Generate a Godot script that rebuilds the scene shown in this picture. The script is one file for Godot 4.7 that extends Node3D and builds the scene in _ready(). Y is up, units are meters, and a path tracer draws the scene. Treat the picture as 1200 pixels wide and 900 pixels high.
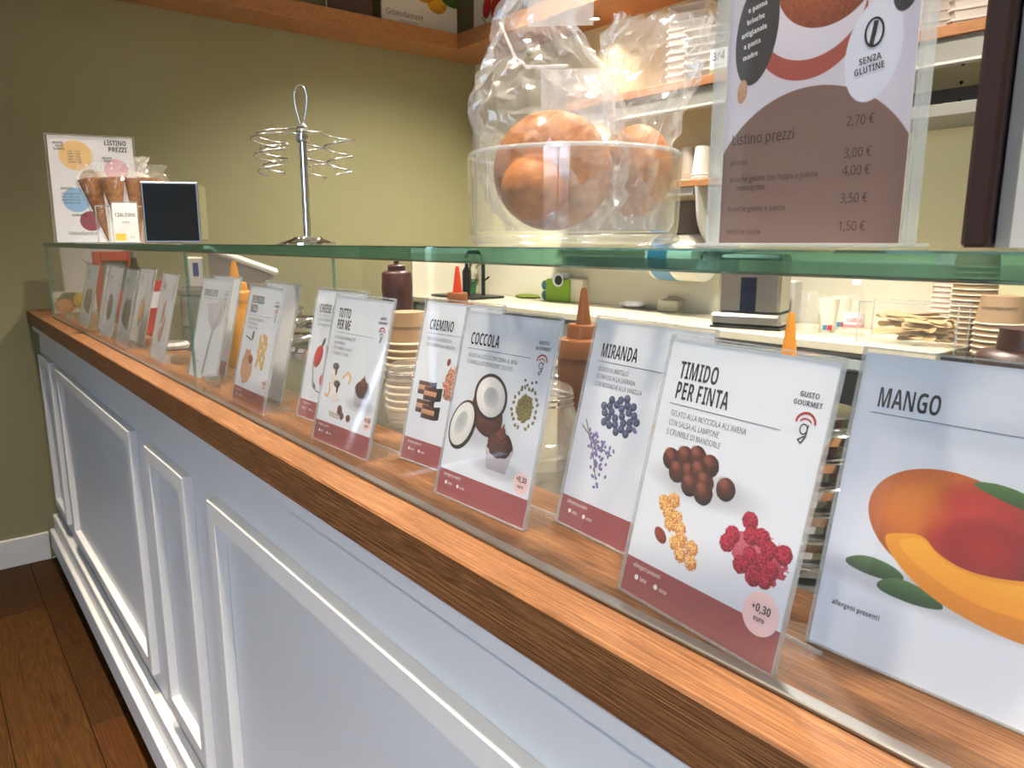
extends Node3D
# A gelato shop counter: wooden counter top with a glass display case, flavour cards in acrylic holders, bar wall behind.
# x runs along the counter (the far end wall is at negative x), z runs from the customer side (positive) to the bar wall (negative).

const EYE := Vector3(0, 1.365, 0)
const FOCAL := 865.0            # pixels of the 1200 x 900 frame
const WALL_X := -3.64
const BACK_Z := -2.66
const ROOM_X := 2.3
const FRONT_Z := 2.4
const CEIL := 3.0
const WOOD_Y := 1.085
const GLASS_TOP := 1.3605
const GLASS_Z := -0.393
const BAR_Y := 1.06
const BAR_Z := -2.20

var M := {}
var cam_r: Vector3
var cam_u: Vector3
var cam_f: Vector3
var taken := {}
var font_bold: SystemFont
var font_plain: SystemFont
var font_serif: SystemFont
var rng := RandomNumberGenerator.new()
var noise := FastNoiseLite.new()

# ---------------------------------------------------------------- pixels to points
func aim_axes():
	var hz := 283.0
	var vpx := -109.0
	var pitch := atan((450.0 - hz) / FOCAL)
	var a := atan((600.0 - vpx) / sqrt(FOCAL * FOCAL + (450.0 - hz) * (450.0 - hz)))
	cam_f = Vector3(-cos(a) * cos(pitch), -sin(pitch), -sin(a) * cos(pitch))
	cam_r = cam_f.cross(Vector3.UP).normalized()
	cam_u = cam_r.cross(cam_f)
func ray(px: float, py: float) -> Vector3:
	return (cam_f * FOCAL + cam_r * (px - 600.0) - cam_u * (py - 450.0)).normalized()
func on_y(px: float, py: float, h: float) -> Vector3:
	var d := ray(px, py)
	return EYE + d * ((h - EYE.y) / d.y)
func on_z(px: float, py: float, z: float) -> Vector3:
	var d := ray(px, py)
	return EYE + d * (z / d.z)
func on_x(px: float, py: float, x: float) -> Vector3:
	var d := ray(px, py)
	return EYE + d * (x / d.x)

# ---------------------------------------------------------------- nodes
func numbered(called: String) -> String:
	var n: int = taken.get(called, 0)
	taken[called] = n + 1
	return called if n == 0 else "%s_%03d" % [called, n]
func tag(o: Node, label := "", category := "", group := "", kind := ""):
	if label: o.set_meta("label", label)
	if category: o.set_meta("category", category)
	if group: o.set_meta("group", group)
	if kind: o.set_meta("kind", kind)
	return o
func thing(called: String, label: String, category: String, at := Vector3.ZERO, turn := 0.0, group := "") -> Node3D:
	var o := Node3D.new()
	o.name = numbered(called)
	add_child(o, true)
	o.position = at
	o.rotation.y = turn
	tag(o, label, category, group)
	return o
func obj(called: String, mesh: Mesh, m: Material, parent: Node = null, at := Vector3.ZERO) -> MeshInstance3D:
	var o := MeshInstance3D.new()
	o.mesh = mesh
	if m: o.material_override = m
	if parent == null:
		o.name = numbered(called)
		add_child(o, true)
	else:
		o.name = called
		parent.add_child(o, true)
	o.position = at
	return o
func struct(called: String, mesh: Mesh, m: Material, label := "", at := Vector3.ZERO) -> MeshInstance3D:
	var o := obj(called, mesh, m, null, at)
	tag(o, label, "", "", "structure")
	return o
func copy_of(o: Node3D, at: Vector3, turn := 0.0, label := "") -> Node3D:
	var c: Node3D = o.duplicate()
	c.name = numbered(String(o.name).rstrip("0123456789").trim_suffix("_"))
	add_child(c, true)
	c.position = at
	c.rotation.y = turn
	if label: c.set_meta("label", label)
	return c

# ---------------------------------------------------------------- mesh tools
func begin() -> SurfaceTool:
	var st := SurfaceTool.new()
	st.begin(Mesh.PRIMITIVE_TRIANGLES)
	return st
func done(st: SurfaceTool) -> ArrayMesh:
	st.generate_normals()
	return st.commit()
func tri(st: SurfaceTool, a: Vector3, b: Vector3, c: Vector3):
	st.add_vertex(a); st.add_vertex(c); st.add_vertex(b)
func quad(st: SurfaceTool, a: Vector3, b: Vector3, c: Vector3, d: Vector3):
	# counter-clockwise as seen from outside
	tri(st, a, b, c)
	tri(st, a, c, d)
func quad_out(st: SurfaceTool, a: Vector3, b: Vector3, c: Vector3, d: Vector3, from: Vector3):
	if (b - a).cross(c - a).dot((a + b + c + d) * 0.25 - from) >= 0.0: quad(st, a, b, c, d)
	else: quad(st, a, d, c, b)
func box(st: SurfaceTool, c: Vector3, s: Vector3, b := 0.0, t := Basis.IDENTITY):
	# box with chamfered edges of width b
	st.set_smooth_group(-1)
	var h := s * 0.5
	if b <= 0.0:
		for a in 3:
			var u := (a + 1) % 3
			var v := (a + 2) % 3
			for sg in [-1.0, 1.0]:
				var p := []
				for k in [[-1, -1], [1, -1], [1, 1], [-1, 1]]:
					var q := Vector3.ZERO
					q[a] = h[a] * sg; q[u] = h[u] * k[0]; q[v] = h[v] * k[1]
					p.append(c + t * q)
				if sg > 0: quad(st, p[0], p[1], p[2], p[3])
				else: quad(st, p[3], p[2], p[1], p[0])
		return
	var pt := func(axis: int, sx: float, sy: float, sz: float) -> Vector3:
		var q := Vector3(sx * (h.x - b), sy * (h.y - b), sz * (h.z - b))
		q[axis] = [sx, sy, sz][axis] * h[axis]
		return c + t * q
	for a in 3:
		var u := (a + 1) % 3
		var v := (a + 2) % 3
		for sg in [-1.0, 1.0]:
			var p := []
			for k in [[-1.0, -1.0], [1.0, -1.0], [1.0, 1.0], [-1.0, 1.0]]:
				var q := Vector3.ZERO
				q[a] = sg; q[u] = k[0]; q[v] = k[1]
				p.append(pt.call(a, q.x, q.y, q.z))
			quad_out(st, p[0], p[1], p[2], p[3], c)
		for su in [-1.0, 1.0]:
			for sv in [-1.0, 1.0]:
				var q0 := Vector3.ZERO
				q0[a] = -1.0; q0[u] = su; q0[v] = sv
				var q1 := q0
				q1[a] = 1.0
				quad_out(st, pt.call(u, q0.x, q0.y, q0.z), pt.call(u, q1.x, q1.y, q1.z), pt.call(v, q1.x, q1.y, q1.z), pt.call(v, q0.x, q0.y, q0.z), c)
	for sx in [-1.0, 1.0]:
		for sy in [-1.0, 1.0]:
			for sz in [-1.0, 1.0]:
				var p0: Vector3 = pt.call(0, sx, sy, sz)
				var p1: Vector3 = pt.call(1, sx, sy, sz)
				var p2: Vector3 = pt.call(2, sx, sy, sz)
				if (p1 - p0).cross(p2 - p0).dot(p0 - c) >= 0: tri(st, p0, p1, p2)
				else: tri(st, p0, p2, p1)
func box_mesh(s: Vector3, b := 0.0, c := Vector3.ZERO) -> ArrayMesh:
	var st := begin()
	box(st, c, s, b)
	return done(st)
func span(a: Vector3, b: Vector3, bevel := 0.0) -> ArrayMesh:
	return box_mesh((b - a).abs(), bevel, (a + b) * 0.5)
func lathe(st: SurfaceTool, prof: Array, segs := 32, c := Vector3.ZERO, t := Basis.IDENTITY, sx := 1.0, sz := 1.0):
	var g := 0
	for i in prof.size() - 1:
		var p: Vector2 = prof[i]
		var q: Vector2 = prof[i + 1]
		if i > 0:
			var r: Vector2 = prof[i - 1]
			if absf((p - r).angle_to(q - p)) > 0.7: g += 1
		st.set_smooth_group(g)
		for k in segs:
			var a0 := TAU * k / segs
			var a1 := TAU * (k + 1) / segs
			var d0 := Vector3(cos(a0) * sx, 0, sin(a0) * sz)
			var d1 := Vector3(cos(a1) * sx, 0, sin(a1) * sz)
			var v00 := c + t * (d0 * p.x + Vector3(0, p.y, 0))
			var v01 := c + t * (d1 * p.x + Vector3(0, p.y, 0))
			var v10 := c + t * (d0 * q.x + Vector3(0, q.y, 0))
			var v11 := c + t * (d1 * q.x + Vector3(0, q.y, 0))
			if p.x > 1e-6: tri(st, v00, v10, v01)
			if q.x > 1e-6: tri(st, v10, v11, v01)
func lathe_mesh(prof: Array, segs := 32, sx := 1.0, sz := 1.0) -> ArrayMesh:
	var st := begin()
	lathe(st, prof, segs, Vector3.ZERO, Basis.IDENTITY, sx, sz)
	return done(st)
func tube(st: SurfaceTool, pts: Array, r: float, segs := 8, caps := true):
	st.set_smooth_group(0)
	var n := pts.size()
	var rings := []
	var up := Vector3.ZERO
	for i in n:
		var d: Vector3 = (pts[mini(i + 1, n - 1)] - pts[maxi(i - 1, 0)]).normalized()
		if i == 0:
			up = d.cross(Vector3(0.31, 0.17, 0.93)).normalized()
		else:
			up = (up - d * up.dot(d)).normalized()
		var side := d.cross(up)
		var ring := []
		for k in segs:
			var a := TAU * k / segs
			ring.append(pts[i] + (up * cos(a) + side * sin(a)) * r)
		rings.append(ring)
	for i in n - 1:
		for k in segs:
			var l := (k + 1) % segs
			quad(st, rings[i][k], rings[i][l], rings[i + 1][l], rings[i + 1][k])
	if caps:
		st.set_smooth_group(-1)
		for k in segs:
			var l := (k + 1) % segs
			tri(st, pts[0], rings[0][l], rings[0][k])
			tri(st, pts[n - 1], rings[n - 1][k], rings[n - 1][l])
func tube_mesh(pts: Array, r: float, segs := 8) -> ArrayMesh:
	var st := begin()
	tube(st, pts, r, segs)
	return done(st)
func extrude(st: SurfaceTool, poly: PackedVector2Array, z0: float, z1: float, t := Transform3D.IDENTITY):
	# polygon in x,y counter-clockwise, pulled from z0 to z1
	st.set_smooth_group(-1)
	var idx := Geometry2D.triangulate_polygon(poly)
	for i in range(0, idx.size(), 3):
		var a := poly[idx[i]]
		var b := poly[idx[i + 1]]
		var c := poly[idx[i + 2]]
		if (b - a).cross(c - a) < 0:
			var s := b
			b = c
			c = s
		tri(st, t * Vector3(a.x, a.y, z1), t * Vector3(b.x, b.y, z1), t * Vector3(c.x, c.y, z1))
		tri(st, t * Vector3(a.x, a.y, z0), t * Vector3(c.x, c.y, z0), t * Vector3(b.x, b.y, z0))
	var n := poly.size()
	for i in n:
		var a := poly[i]
		var b := poly[(i + 1) % n]
		quad(st, t * Vector3(a.x, a.y, z0), t * Vector3(b.x, b.y, z0), t * Vector3(b.x, b.y, z1), t * Vector3(a.x, a.y, z1))
func blob_mesh(f: Callable, nu := 32, nv := 20) -> ArrayMesh:
	# closed surface: f(direction on the unit sphere) -> point
	var st := begin()
	st.set_smooth_group(0)
	var pos := func(i: int, j: int) -> Vector3:
		var a := TAU * (i % nu) / nu
		var b := PI * j / nv
		return f.call(Vector3(sin(b) * cos(a), cos(b), sin(b) * sin(a)))
	for j in nv:
		for i in nu:
			var a: Vector3 = pos.call(i, j)
			var b: Vector3 = pos.call(i + 1, j)
			var c: Vector3 = pos.call(i + 1, j + 1)
			var d: Vector3 = pos.call(i, j + 1)
			if j > 0: tri(st, a, b, c)
			if j < nv - 1: tri(st, a, c, d)
	return done(st)
func lettering(words: String, cap: float, m: Material, parent: Node, at: Vector3, narrow := 0.78, font: Font = null, align := HORIZONTAL_ALIGNMENT_LEFT) -> MeshInstance3D:
	var t := TextMesh.new()
	t.text = words
	t.font = font if font else font_bold
	t.font_size = 48
	t.pixel_size = cap / (48.0 * 0.714)
	t.depth = 0.0
	t.curve_step = 3.0
	t.horizontal_alignment = align
	t.vertical_alignment = VERTICAL_ALIGNMENT_CENTER
	var o := obj("lettering", t, m, parent, at)
	o.scale = Vector3(narrow, 1, 1)
	return o

func wrapped_text(words: String, cap: float, r0: float, slope: float, m: Material, parent: Node, y: float, turn: float, upside_down := false) -> MeshInstance3D:
	# lettering printed round a cup: the flat text is bent onto the cone of radius r0 + slope * height
	var t := TextMesh.new()
	t.text = words
	t.font = font_serif
	t.font_size = 48
	t.pixel_size = cap / (48.0 * 0.714)
	t.depth = 0.0
	t.curve_step = 3.0
	var a := t.surface_get_arrays(0)
	var v: PackedVector3Array = a[Mesh.ARRAY_VERTEX]
	for i in v.size():
		var q := v[i] * (Vector3(-1, -1, 1) if upside_down else Vector3.ONE)
		var r := r0 + slope * (y + q.y) + 0.0008
		var an := q.x / r + turn
		v[i] = Vector3(sin(an) * r, y + q.y, cos(an) * r)
	var b := []
	b.resize(Mesh.ARRAY_MAX)
	b[Mesh.ARRAY_VERTEX] = v
	b[Mesh.ARRAY_INDEX] = a[Mesh.ARRAY_INDEX]
	var nn := PackedVector3Array()
	for p in v: nn.append(Vector3(p.x, 0, p.z).normalized())
	b[Mesh.ARRAY_NORMAL] = nn
	var am := ArrayMesh.new()
	am.add_surface_from_arrays(Mesh.PRIMITIVE_TRIANGLES, b)
	return obj("lettering", am, m, parent)

# ---------------------------------------------------------------- materials and textures
func mat(called: String, c: Color, rough := 0.6, metal := 0.0, spec := 0.5) -> StandardMaterial3D:
	var m := StandardMaterial3D.new()
	m.resource_name = called
	m.albedo_color = c
	m.roughness = rough
	m.metallic = metal
	m.metallic_specular = spec
	M[called] = m
	return m
func pane(called: String, c: Color, alpha: float, rough := 0.02, spec := 0.5) -> StandardMaterial3D:
	var m := mat(called, Color(c, alpha), rough, 0.0, spec)
	m.transparency = BaseMaterial3D.TRANSPARENCY_ALPHA
	m.cull_mode = BaseMaterial3D.CULL_DISABLED
	return m
func solid_glass(called: String, c: Color, rough := 0.0) -> StandardMaterial3D:
	var m := mat(called, Color(c, 0.02), rough)
	m.transparency = BaseMaterial3D.TRANSPARENCY_ALPHA
	m.refraction_enabled = true
	m.refraction_scale = 0.05
	return m
func tex(im: Image) -> ImageTexture:
	return ImageTexture.create_from_image(im)
func wood_image(w: int, h: int, dark: Color, light: Color, seed_: int, rings := 9.0, pores := 0.35) -> Image:
	# grain runs along u; tiles in both directions
	var n := FastNoiseLite.new()
	n.seed = seed_
	n.frequency = 1.0
	n.noise_type = FastNoiseLite.TYPE_SIMPLEX_SMOOTH
	n.fractal_octaves = 3
	var n2 := FastNoiseLite.new()
	n2.seed = seed_ + 7
	n2.frequency = 1.0
	n2.fractal_octaves = 2
	var data := PackedByteArray()
	data.resize(w * h * 3)
	var i := 0
	for y in h:
		var av := TAU * y / h
		var cv := Vector2(cos(av), sin(av))
		for x in w:
			var au := TAU * x / w
			var warp := n.get_noise_3d(cv.x * 1.1 + sin(au) * 0.25, cv.y * 1.1 + 3.0, cos(au) * 0.25)
			var band := 0.5 + 0.5 * sin(rings * (warp * 3.2 + float(y) / h * 0.0 + cv.x * 0.6 + cv.y * 0.45) * 2.2)
			var fine := n2.get_noise_3d(cv.x * 22.0 + sin(au) * 0.8, cv.y * 22.0, cos(au) * 0.8)
			var pore := n2.get_noise_3d(cv.x * 60.0, cv.y * 60.0 + sin(au) * 3.0, cos(au) * 3.0)
			var t := clampf(0.25 + 0.45 * band + 0.35 * fine + (-pores if pore > 0.28 else 0.0), 0.0, 1.0)
			var c := dark.lerp(light, t)
			data[i] = int(c.r * 255.0); data[i + 1] = int(c.g * 255.0); data[i + 2] = int(c.b * 255.0)
			i += 3
	return Image.create_from_data(w, h, false, Image.FORMAT_RGB8, data)
func streak_image(w: int, h: int, seed_: int) -> Image:
	# brushed relief along u for the painted wood
	var n := FastNoiseLite.new()
	n.seed = seed_
	n.frequency = 1.0
	n.fractal_octaves = 2
	var data := PackedByteArray()
	data.resize(w * h)
	var i := 0
	for y in h:
		var av := TAU * y / h
		for x in w:
			var au := TAU * x / w
			var v := n.get_noise_3d(cos(av) * 26.0 + sin(au) * 0.5, sin(av) * 26.0, cos(au) * 0.5)
			data[i] = int(clampf(0.5 + v * 0.9, 0, 1) * 255)
			i += 1
	return Image.create_from_data(w, h, false, Image.FORMAT_L8, data)
func speckle_image(w: int, h: int, a: Color, b: Color, freq: float, seed_: int, oct := 4) -> Image:
	var n := FastNoiseLite.new()
	n.seed = seed_
	n.frequency = freq
	n.fractal_octaves = oct
	var im := n.get_seamless_image(w, h)
	im.convert(Image.FORMAT_L8)
	var src := im.get_data()
	var data := PackedByteArray()
	data.resize(w * h * 3)
	for i in w * h:
		var c := a.lerp(b, src[i] / 255.0)
		data[i * 3] = int(c.r * 255); data[i * 3 + 1] = int(c.g * 255); data[i * 3 + 2] = int(c.b * 255)
	return Image.create_from_data(w, h, false, Image.FORMAT_RGB8, data)
func tri_tex(m: StandardMaterial3D, im: Image, s: Vector3, off := Vector3.ZERO):
	m.albedo_color = Color.WHITE
	m.albedo_texture = tex(im)
	m.uv1_triplanar = true
	m.uv1_world_triplanar = true
	m.uv1_triplanar_sharpness = 8.0
	m.uv1_scale = s
	m.uv1_offset = off

func make_materials():
	mat("olive", Color(0.555, 0.535, 0.40), 0.55)
	mat("olive_light", Color(0.70, 0.67, 0.52), 0.6)
	mat("cream_wall", Color(0.84, 0.815, 0.65), 0.55)
	mat("tile_white", Color(0.84, 0.82, 0.74), 0.3)
	mat("ceiling", Color(0.86, 0.85, 0.82), 0.9)
	var w := mat("white_paint", Color(0.83, 0.84, 0.85), 0.42)
	w.heightmap_enabled = true
	w.heightmap_texture = tex(streak_image(256, 512, 5))
	w.heightmap_scale = 0.005
	w.uv1_triplanar = true
	w.uv1_world_triplanar = true
	w.uv1_triplanar_sharpness = 8.0
	w.uv1_scale = Vector3(1.2, 3.0, 3.0)
	mat("white_trim", Color(0.84, 0.845, 0.85), 0.4)
	mat("kick_black", Color(0.03, 0.028, 0.026), 0.7)
	var oak := mat("oak_top", Color.WHITE, 0.55, 0.0, 0.4)
	tri_tex(oak, wood_image(512, 512, Color(0.34, 0.215, 0.125), Color(0.58, 0.41, 0.26), 11, 7.0, 0.42), Vector3(0.8, 4.6, 4.6))
	oak.heightmap_enabled = true
	oak.heightmap_texture = M["white_paint"].heightmap_texture
	oak.heightmap_scale = 0.02
	var os := mat("oak_shelf", Color.WHITE, 0.5)
	tri_tex(os, wood_image(256, 512, Color(0.50, 0.32, 0.19), Color(0.72, 0.51, 0.33), 23, 7.0, 0.25), Vector3(0.8, 3.4, 3.4))
	var fim := wood_image(512, 512, Color(0.20, 0.115, 0.03), Color(0.355, 0.225, 0.075), 31, 6.0, 0.3)
	knots(fim, 4)
	for k in 4:
		var f := mat("floor_oak_%d" % k, Color.WHITE, 0.55, 0.0, 0.3)
		tri_tex(f, fim, Vector3(0.6, 2.6, 2.6), Vector3(0.37 * k, 0, 0.29 * k))
		f.albedo_color = [Color(1, 1, 1), Color(0.9, 0.88, 0.86), Color(1.0, 0.94, 0.9), Color(0.84, 0.83, 0.8)][k]
	pane("glass", Color(0.80, 0.9, 0.86), 0.012, 0.02, 0.44)
	pane("glass_top", Color(0.28, 0.42, 0.38), 0.13, 0.02, 0.44)
	pane("window_glass", Color(0.8, 0.9, 0.9), 0.02)
	solid_glass("glass_edge", Color(0.54, 0.76, 0.74))
	pane("edge_line", Color(0.30, 0.55, 0.48), 0.6, 0.06)
	pane("acrylic", Color(0.9, 0.92, 0.94), 0.012, 0.03, 0.36)
	pane("acrylic_edge", Color(0.74, 0.77, 0.79), 0.34, 0.1)
	pane("film", Color(0.86, 0.86, 0.87), 0.13, 0.09, 0.65)
	pane("film_thin", Color(0.93, 0.92, 0.91), 0.06, 0.08, 0.6)
	pane("film_thick", Color(0.93, 0.92, 0.92), 0.3, 0.12, 0.75)
	pane("clear", Color(0.95, 0.96, 0.95), 0.05, 0.02, 0.65)
	mat("chrome", Color(0.86, 0.86, 0.87), 0.08, 1.0)
	mat("steel", Color(0.68, 0.67, 0.65), 0.24, 1.0)
	mat("steel_dull", Color(0.55, 0.55, 0.55), 0.42, 1.0)
	mat("grey_shelf", Color(0.55, 0.54, 0.51), 0.45, 0.3)
	mat("grey_back", Color(0.42, 0.39, 0.37), 0.6)
	mat("black", Color(0.02, 0.02, 0.022), 0.35)
	mat("black_gloss", Color(0.012, 0.012, 0.014), 0.06)
	mat("dark_screen", Color(0.035, 0.03, 0.015), 0.4, 0.0, 0.3)
	mat("ink", Color(0.10, 0.10, 0.11), 0.7)
	mat("ink_soft", Color(0.36, 0.36, 0.38), 0.7)
	mat("ink_white", Color(0.9, 0.88, 0.88), 0.7)
	mat("ink_red", Color(0.72, 0.16, 0.15), 0.7)
	mat("ink_brown", Color(0.20, 0.12, 0.11), 0.7)
	mat("paper", Color(0.88, 0.88, 0.90), 0.6)
	mat("white_plastic", Color(0.72, 0.71, 0.69), 0.35)
	mat("grey_plastic", Color(0.45, 0.45, 0.45), 0.4)
	mat("polystyrene", Color(0.78, 0.74, 0.70), 0.75)
	mat("cup_white", Color(0.88, 0.86, 0.80), 0.5)
	mat("cup_kraft", Color(0.60, 0.49, 0.37), 0.6)
	mat("cup_pink", Color(0.85, 0.76, 0.72), 0.6)
	mat("cup_rim", Color(0.88, 0.83, 0.72), 0.55)
	mat("worktop", Color(0.78, 0.75, 0.66), 0.25)
	mat("drawer_grey", Color(0.60, 0.63, 0.63), 0.35)
	mat("dark_brown", Color(0.16, 0.08, 0.065), 0.4)
	mat("brown_cap", Color(0.23, 0.10, 0.085), 0.4)
	mat("honey", Color(0.80, 0.55, 0.13), 0.25)
	mat("honey_cap", Color(0.80, 0.53, 0.16), 0.35)
	mat("caramel", Color(0.34, 0.20, 0.10), 0.25)
	mat("caramel_cap", Color(0.45, 0.27, 0.13), 0.35)
	mat("orange_red", Color(0.72, 0.20, 0.05), 0.4)
	mat("orange_frame", Color(0.72, 0.22, 0.07), 0.45)
	mat("red_card", Color(0.72, 0.11, 0.09), 0.5)
	mat("chocolate", Color(0.13, 0.06, 0.035), 0.6)
	mat("lime", Color(0.46, 0.62, 0.05), 0.45)
	mat("lime_dark", Color(0.36, 0.42, 0.06), 0.8)
	mat("green", Color(0.05, 0.35, 0.14), 0.4)
	mat("leaf", Color(0.16, 0.34, 0.10), 0.6)
	mat("teal", Color(0.22, 0.45, 0.5), 0.5)
	mat("blue_pack", Color(0.28, 0.47, 0.62), 0.5)
	mat("blue_screen", Color(0.05, 0.09, 0.45), 0.2)
	mat("yellow", Color(0.85, 0.68, 0.12), 0.5)
	mat("wood_stick", Color(0.68, 0.57, 0.40), 0.7)
	mat("water", Color(0.8, 0.85, 0.85), 0.1)
	mat("aluminium", Color(0.16, 0.17, 0.18), 0.4, 0.6)
	mat("pavement", Color(0.45, 0.44, 0.42), 0.8)
	var b := mat("bread", Color.WHITE, 0.55, 0.0, 0.35)
	tri_tex(b, speckle_image(256, 256, Color(0.47, 0.26, 0.075), Color(0.63, 0.40, 0.15), 0.02, 4), Vector3(14, 14, 14))
	b.uv1_world_triplanar = false
	var wf := mat("wafer", Color.WHITE, 0.7)
	tri_tex(wf, speckle_image(128, 128, Color(0.55, 0.33, 0.14), Color(0.80, 0.56, 0.29), 0.05, 9), Vector3(9, 9, 9))
	wf.uv1_world_triplanar = false
	var lamp := mat("lamp_glow", Color(1, 0.95, 0.85), 0.5)
	lamp.emission_enabled = true
	lamp.emission = Color(1.0, 0.94, 0.84)
	lamp.emission_energy_multiplier = 4.0
	var led := mat("led_red", Color(0.9, 0.1, 0.08), 0.5)
	led.emission_enabled = true
	led.emission = Color(1.0, 0.12, 0.08)
	led.emission_energy_multiplier = 1.2
func knots(im: Image, n: int):
	rng.seed = 77
	for k in n:
		var c := Vector2(rng.randf_range(40, 470), rng.randf_range(20, 490))
		for y in range(-14, 15):
			for x in range(-20, 21):
				var d := Vector2(x * 0.55, y).length() / 12.0
				if d < 1.0:
					var px := posmod(int(c.x) + x, im.get_width())
					var py := posmod(int(c.y) + y, im.get_height())
					var q := im.get_pixel(px, py)
					im.set_pixel(px, py, q.lerp(Color(0.16, 0.08, 0.03), (1.0 - d) * (0.75 + 0.25 * sin(d * 22.0))))

# ---------------------------------------------------------------- light fittings
func ceiling_spot(at: Vector3, energy: float, label: String, group: String, angle := 42.0, r := 0.045, towards := Vector3.DOWN, tint := Color(1.0, 0.93, 0.83)):
	var t := thing("recessed_spotlight", label, "spotlight", at, 0.0, group)
	obj("trim_ring", lathe_mesh([Vector2(r * 0.72, 0.004), Vector2(r * 0.75, -0.004), Vector2(r, -0.005), Vector2(r, 0.0), Vector2(r * 0.72, 0.004)], 28), M.chrome, t)
	obj("lamp_glass", lathe_mesh([Vector2(0, -0.001), Vector2(r * 0.72, -0.001), Vector2(r * 0.72, 0.002), Vector2(0, 0.002)], 24), M.lamp_glow, t)
	var l := SpotLight3D.new()
	l.name = "lamp"
	t.add_child(l, true)
	l.position = Vector3(0, -0.012, 0)
	l.look_at_from_position(at + Vector3(0, -0.012, 0), at + towards, Vector3.RIGHT)
	l.light_color = tint
	l.light_energy = energy
	l.light_size = 0.07
	l.spot_angle = angle
	l.spot_angle_attenuation = 0.9
	l.spot_range = 9.0
	l.spot_attenuation = 2.0
	l.shadow_enabled = true

func build_camera_and_light():
	aim_axes()
	var cam := Camera3D.new()
	cam.name = "camera"
	add_child(cam)
	cam.position = EYE
	cam.basis = Basis(cam_r, cam_u, -cam_f)
	cam.fov = rad_to_deg(2.0 * atan(450.0 / FOCAL))
	cam.near = 0.02
	cam.current = true
	var lens := CameraAttributesPhysical.new()
	lens.frustum_focal_length = 23.1
	lens.exposure_aperture = 16.0
	lens.frustum_focus_distance = 0.9
	lens.frustum_near = 0.02
	cam.attributes = lens
	cam.fov = rad_to_deg(2.0 * atan(450.0 / FOCAL))
	var we := WorldEnvironment.new()
	we.name = "environment"
	var e := Environment.new()
	e.tonemap_mode = Environment.TONE_MAPPER_LINEAR
	e.tonemap_exposure = 1.0
	e.sdfgi_enabled = true
	e.ssao_enabled = true
	e.ssil_enabled = true
	e.background_mode = Environment.BG_SKY
	var sm := ProceduralSkyMaterial.new()
	sm.sky_top_color = Color(0.68, 0.82, 0.98)
	sm.sky_horizon_color = Color(0.84, 0.91, 1.0)
	sm.ground_horizon_color = Color(0.55, 0.55, 0.55)
	sm.ground_bottom_color = Color(0.35, 0.34, 0.33)
	sm.energy_multiplier = SKY
	var sky := Sky.new()
	sky.sky_material = sm
	e.sky = sky
	we.environment = e
	add_child(we)
const SKY := 10.5

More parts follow.
